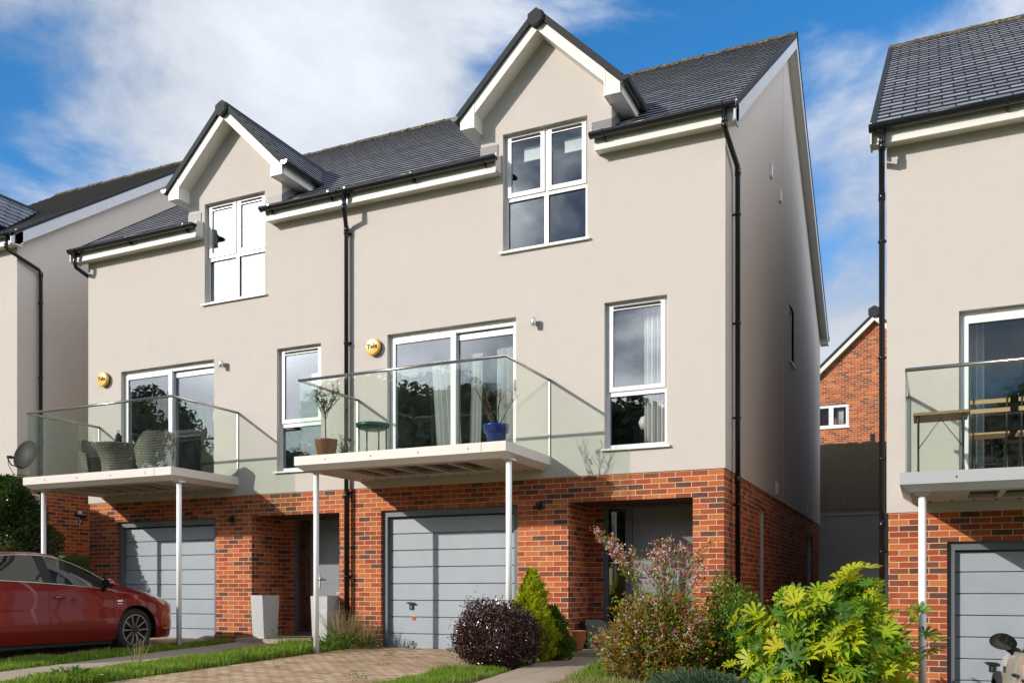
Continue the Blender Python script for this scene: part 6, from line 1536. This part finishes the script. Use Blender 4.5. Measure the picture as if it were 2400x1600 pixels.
# green tray table
x, y = -7.70, -.52
o = thing('tray_table', 'round dark green metal tray table on the right balcony', 'table', (x, y, ZD)); b = MB()
b.lathe([(0, ZD + .545), (.235, ZD + .545), (.25, ZD + .555), (.258, ZD + .60), (.252, ZD + .60), (.244, ZD + .56), (.23, ZD + .553), (0, ZD + .553)], x, y, 32); b.lathe([(0, ZD + .505), (.17, ZD + .51), (.235, ZD + .54)], x, y, 32); b.build('tray', M['greenpaint'], o)
for k in range(4):
    a = R(45 + 90 * k + 12); b = MB(); b.tube([(x + .225 * math.cos(a), y + .225 * math.sin(a), ZD + .55), (x + .225 * math.cos(a), y + .225 * math.sin(a), ZD)], .012, 8); b.build('leg', M['greenpaint'], o)
b = MB(); b.lathe([(.213, ZD + .03), (.237, ZD + .03), (.237, ZD + .05), (.213, ZD + .05), (.213, ZD + .03)], x, y, 32); b.build('ring', M['greenpaint'], o)
# low twiggy plant beside it
x, y = -7.95, -.95
o, zt = potplant('potted_twigs', 'low scraggly plant between olive pot and green table', x, y, [(0, 0), (.08, 0), (.10, .08), (.11, .09), (.10, .09), (0, .07)], M['soil'])
b = MB(); P, d = [], []
for k in range(26):
    a = random.uniform(0, 6.28); e = Vector((x + .26 * math.cos(a) * random.random(), y + .2 * math.sin(a) * random.random(), zt + random.uniform(.12, .34))); pts = branch(b, (x, y, zt - .01), e, .003, .0013, .15)
    for q in range(4): P.append(tuple(pts[random.randint(1, 5)])); d.append((random.uniform(-1, 1), random.uniform(-1, 1), .4))
b.build('twigs', M['twig'], o); leaves('foliage', np.array(P), dirs_rand(len(P)), .035, M['olive'], o, (x, y, ZD), .35, .1, dirs=np.array(d))

# wicker set on the left balcony
def wchair(x, y, rz, label):
    o = thing('wicker_chair', label, 'chair', (x, y, ZD), 'wicker tub chairs'); o['_o'] = [0, 0, 0]; o.rotation_euler = (0, 0, rz); o.scale = (.88, .88, .93)
    b = MB(); n = 30
    # wrapped tub: back high in the middle (+y), arms lower to the front; outer and inner skins
    A = [R(-25 + 230 * k / n) for k in range(n + 1)]
    def topz(a): return .44 + .28 * max(0, min(1, (math.sin(a) + .10) / .75)) ** 1.1
    for (r0, r1, flip) in ((.27, .36, 1), (.23, .325, 0)):
        for k in range(n):
            a0, a1 = A[k], A[k + 1]; z0, z1 = topz(a0), topz(a1); L_ = .34
            for j in range(4):
                f0, f1 = j / 4, (j + 1) / 4
                P = lambda a, z, f: ((r0 + (r1 - r0) * f ** .8) * math.cos(a), (r0 + (r1 - r0) * f ** .8) * math.sin(a), .03 + (z - .03) * f)
                b.quad(P(a0, z0, f0), P(a1, z1, f0), P(a1, z1, f1), P(a0, z0, f1), sm=True, uv=((a0 * L_, .03 + (z0 - .03) * f0), (a1 * L_, .03 + (z1 - .03) * f0), (a1 * L_, .03 + (z1 - .03) * f1), (a0 * L_, .03 + (z0 - .03) * f1)))
    for k in range(n):
        a0, a1 = A[k], A[k + 1]; P = lambda a, r: (r * math.cos(a), r * math.sin(a), topz(a) + .006); b.quad(P(a0, .315), P(a1, .315), P(a1, .37), P(a0, .37), uv=((a0 * .35, 0), (a1 * .35, 0), (a1 * .35, .06), (a0 * .35, .06)))
    b.build('shell', M['wicker'], o)
    s_ = MB(); s_.lathe([(.235, .05), (.25, .33), (.24, .37), (0, .375)], 0, 0, 26, uvs=.3); s_.build('seat', M['wicker'], o)
    return o
wchair(-11.66, -1.02, R(-112), 'grey wicker tub chair right of the wicker table, back to the glass')
wchair(-13.06, -.92, R(75), 'grey wicker tub chair left of the wicker table')
wchair(-12.25, -.42, R(10), 'grey wicker tub chair behind the wicker table, against the patio door')
x, y = -12.50, -1.03
o = thing('wicker_table', 'round waisted wicker table between the tub chairs', 'table', (x, y, ZD)); b = MB()
b.lathe([(.255, ZD), (.24, ZD + .12), (.26, ZD + .28), (.33, ZD + .44), (.40, ZD + .51), (.405, ZD + .53), (0, ZD + .53)], x, y, 36, uvs=.3); b.build('base', M['wicker'], o)
b = MB(); b.lathe([(0, ZD + .532), (.37, ZD + .532), (.37, ZD + .538), (0, ZD + .538)], x, y, 30); b.build('glass_top', M['carglass'], o)
o = thing('lantern', 'small black lantern standing on the wicker table', 'lantern', (x + .03, y, ZD + .54)); zz = ZD + .539
b = MB(); b.lathe([(0, zz), (.05, zz), (.052, zz + .13), (.04, zz + .16), (.02, zz + .19), (0, zz + .20)], x + .03, y, 14); b.build('body', M['black'], o); b = MB(); b.tube([(x + .03 + .035 * math.cos(R(q)), y, zz + .195 + .045 * math.sin(R(q))) for q in range(0, 181, 20)], .005, 6); b.build('handle', M['black'], o)

# folding table and chairs on the right house's balcony
ZR = 2.868 - .675 - .012
def slatted(b, x0, x1, y0, y1, z, n, th=.018, along='x'):
    for k in range(n):
        if along == 'x':
            w = (y1 - y0) / n; b.box(x0, x1, y0 + w * k, y0 + w * (k + 1) - .010, z, z + th)
        else:
            w = (x1 - x0) / n; b.box(x0 + w * k, x0 + w * (k + 1) - .010, y0, y1, z, z + th)
tx0, tx1, ty0, ty1 = -.16, .40, -1.05, -.52; zt = ZR + .70
o = thing('folding_table', 'slatted wooden folding table with thin black legs on the right balcony', 'table', (.12, -.8, ZR)); b = MB(); slatted(b, tx0, tx1, ty0, ty1, zt, 7, .030); b.build('tabletop', M['tableslat'], o)
for xx in (tx0 + .05, tx1 - .05):
    for ya, yb_ in ((ty0 + .03, ty1 - .03), (ty1 - .03, ty0 + .03)):
        b = MB(); b.tube([(xx, ya, zt - .002), (xx, yb_, ZR)], .011, 6); b.build('leg', M['iron'], o)
b = MB()
b.tube([(tx0 + .05, -.785, ZR + .36), ((tx0 + tx1) / 2, -.785, zt - .01), (tx1 - .05, -.785, ZR + .36)], .006, 6)
for xx in (tx0 + .05, tx1 - .05): b.tube([(xx, ty0 + .02, zt - .01), (xx, ty1 - .02, zt - .01)], .008, 6)
b.build('brace', M['iron'], o)
def fchair(x, y, label):
    o = thing('folding_chair', label, 'chair', (x, y, ZR), 'slatted folding chairs'); b = MB(); w = .19
    slatted(b, x - w, x + w, y - .18, y + .18, ZR + .44, 5); b.build('seat', M['slat'], o)
    b = MB()
    for z in (.66, .76): b.box(x - w, x + w, y - .245, y - .23, ZR + z, ZR + z + .045)
    b.build('backrest', M['slat'], o)
    for xx in (x - w + .03, x + w - .03):
        b = MB(); b.tube([(xx, y - .255, ZR + .82), (xx, y - .18, ZR + .45), (xx, y + .2, ZR)], .009, 6); b.build('leg', M['iron'], o)
        b = MB(); b.tube([(xx + .015, y + .15, ZR + .44), (xx + .015, y - .18, ZR)], .009, 6); b.build('leg', M['iron'], o)
    b = MB(); b.tube([(x - w + .03, y - .1, ZR + .12), (x + w - .03, y - .1, ZR + .12)], .007, 6); b.build('rail', M['iron'], o)
    return o
fchair(.60, -.88, 'slatted wooden folding chair next to the folding table')
fchair(1.06, -.88, 'slatted wooden folding chair cut by the right edge of the photo')
# orange sticker on the garage door
b = MB(); b.box(-7.40, -7.335, .147, .1495, .455, .515); tag(b.build('sticker', M['amber'], origin=(-7.37, .148, .48)), 'small orange square sticker on the right garage door', 'sticker')

# ------------------------------------------------------------------ trees across the street (they show in the window glass)
def tree(x, y, h, r, label, proto=None):
    z = g0(x, -9) - .1
    if proto is not None:
        t = copy_tree(proto); t.location = (x, y, z); t.rotation_euler = (0, 0, random.uniform(0, 6.28)); t.scale = (r / 4.2, r / 4.2, h / 12); t['label'] = label; return t
    o = thing('tree', label, 'tree', (0, 0, 0), 'trees across the street mirrored in the windows'); b = MB()
    tr = branch(b, (0, 0, 0), (0, 0, h * .55), .26, .14, .03)
    for k in range(14):
        a = random.uniform(0, 6.28); s0 = Vector((0, 0, h * random.uniform(.25, .55))); branch(b, s0, s0 + Vector((r * .7 * math.cos(a), r * .7 * math.sin(a), h * random.uniform(.08, .38))), .09, .02, .1)
    b.build('trunk', M['bark'], o)
    Ps, Ds = [], []
    for k in range(46):
        d = dirs_rand(1)[0]; cpt = np.array([d[0] * r * .75, d[1] * r * .75, h * .62 + d[2] * h * .33]); P, dd = sph(420, cpt, (r * .40, r * .40, r * .34), .1); Ps.append(P); Ds.append(dd)
    P, dd = np.concatenate(Ps), np.concatenate(Ds); leaves('crown', P, dd + dirs_rand(len(P)) * .7, rng.uniform(.28, .5, len(P)), M['treeleaf'], o, (0, 0, 0), .6, .3)
    o.location = (x, y, z); return o
tp = tree(-46, -30, 12, 4.2, 'broad tree reflected low in the left patio door')
for x, y, h, r, lb in ((-38, -34, 8.5, 4.2, 'round tree reflected in the left half of the left patio door'), (-30, -36, 12.5, 4.6, 'tree reflected in the narrow window left of the centre downpipe'), (-23, -33, 11.5, 4.2, 'tree reflected in the left leaf of the curtained patio door'), (-16, -36, 11, 4.8, 'tree reflected in the right leaf of the curtained patio door'), (-9, -33, 10.5, 4.2, 'tree reflected in the tall window near the gable corner'), (-2, -35, 11, 4.6, 'tree reflected in the patio door above the folding table'), (6, -33, 11, 4.4, 'tree across the street opposite the cream car')):
    tree(x, y, h, r, lb, tp)
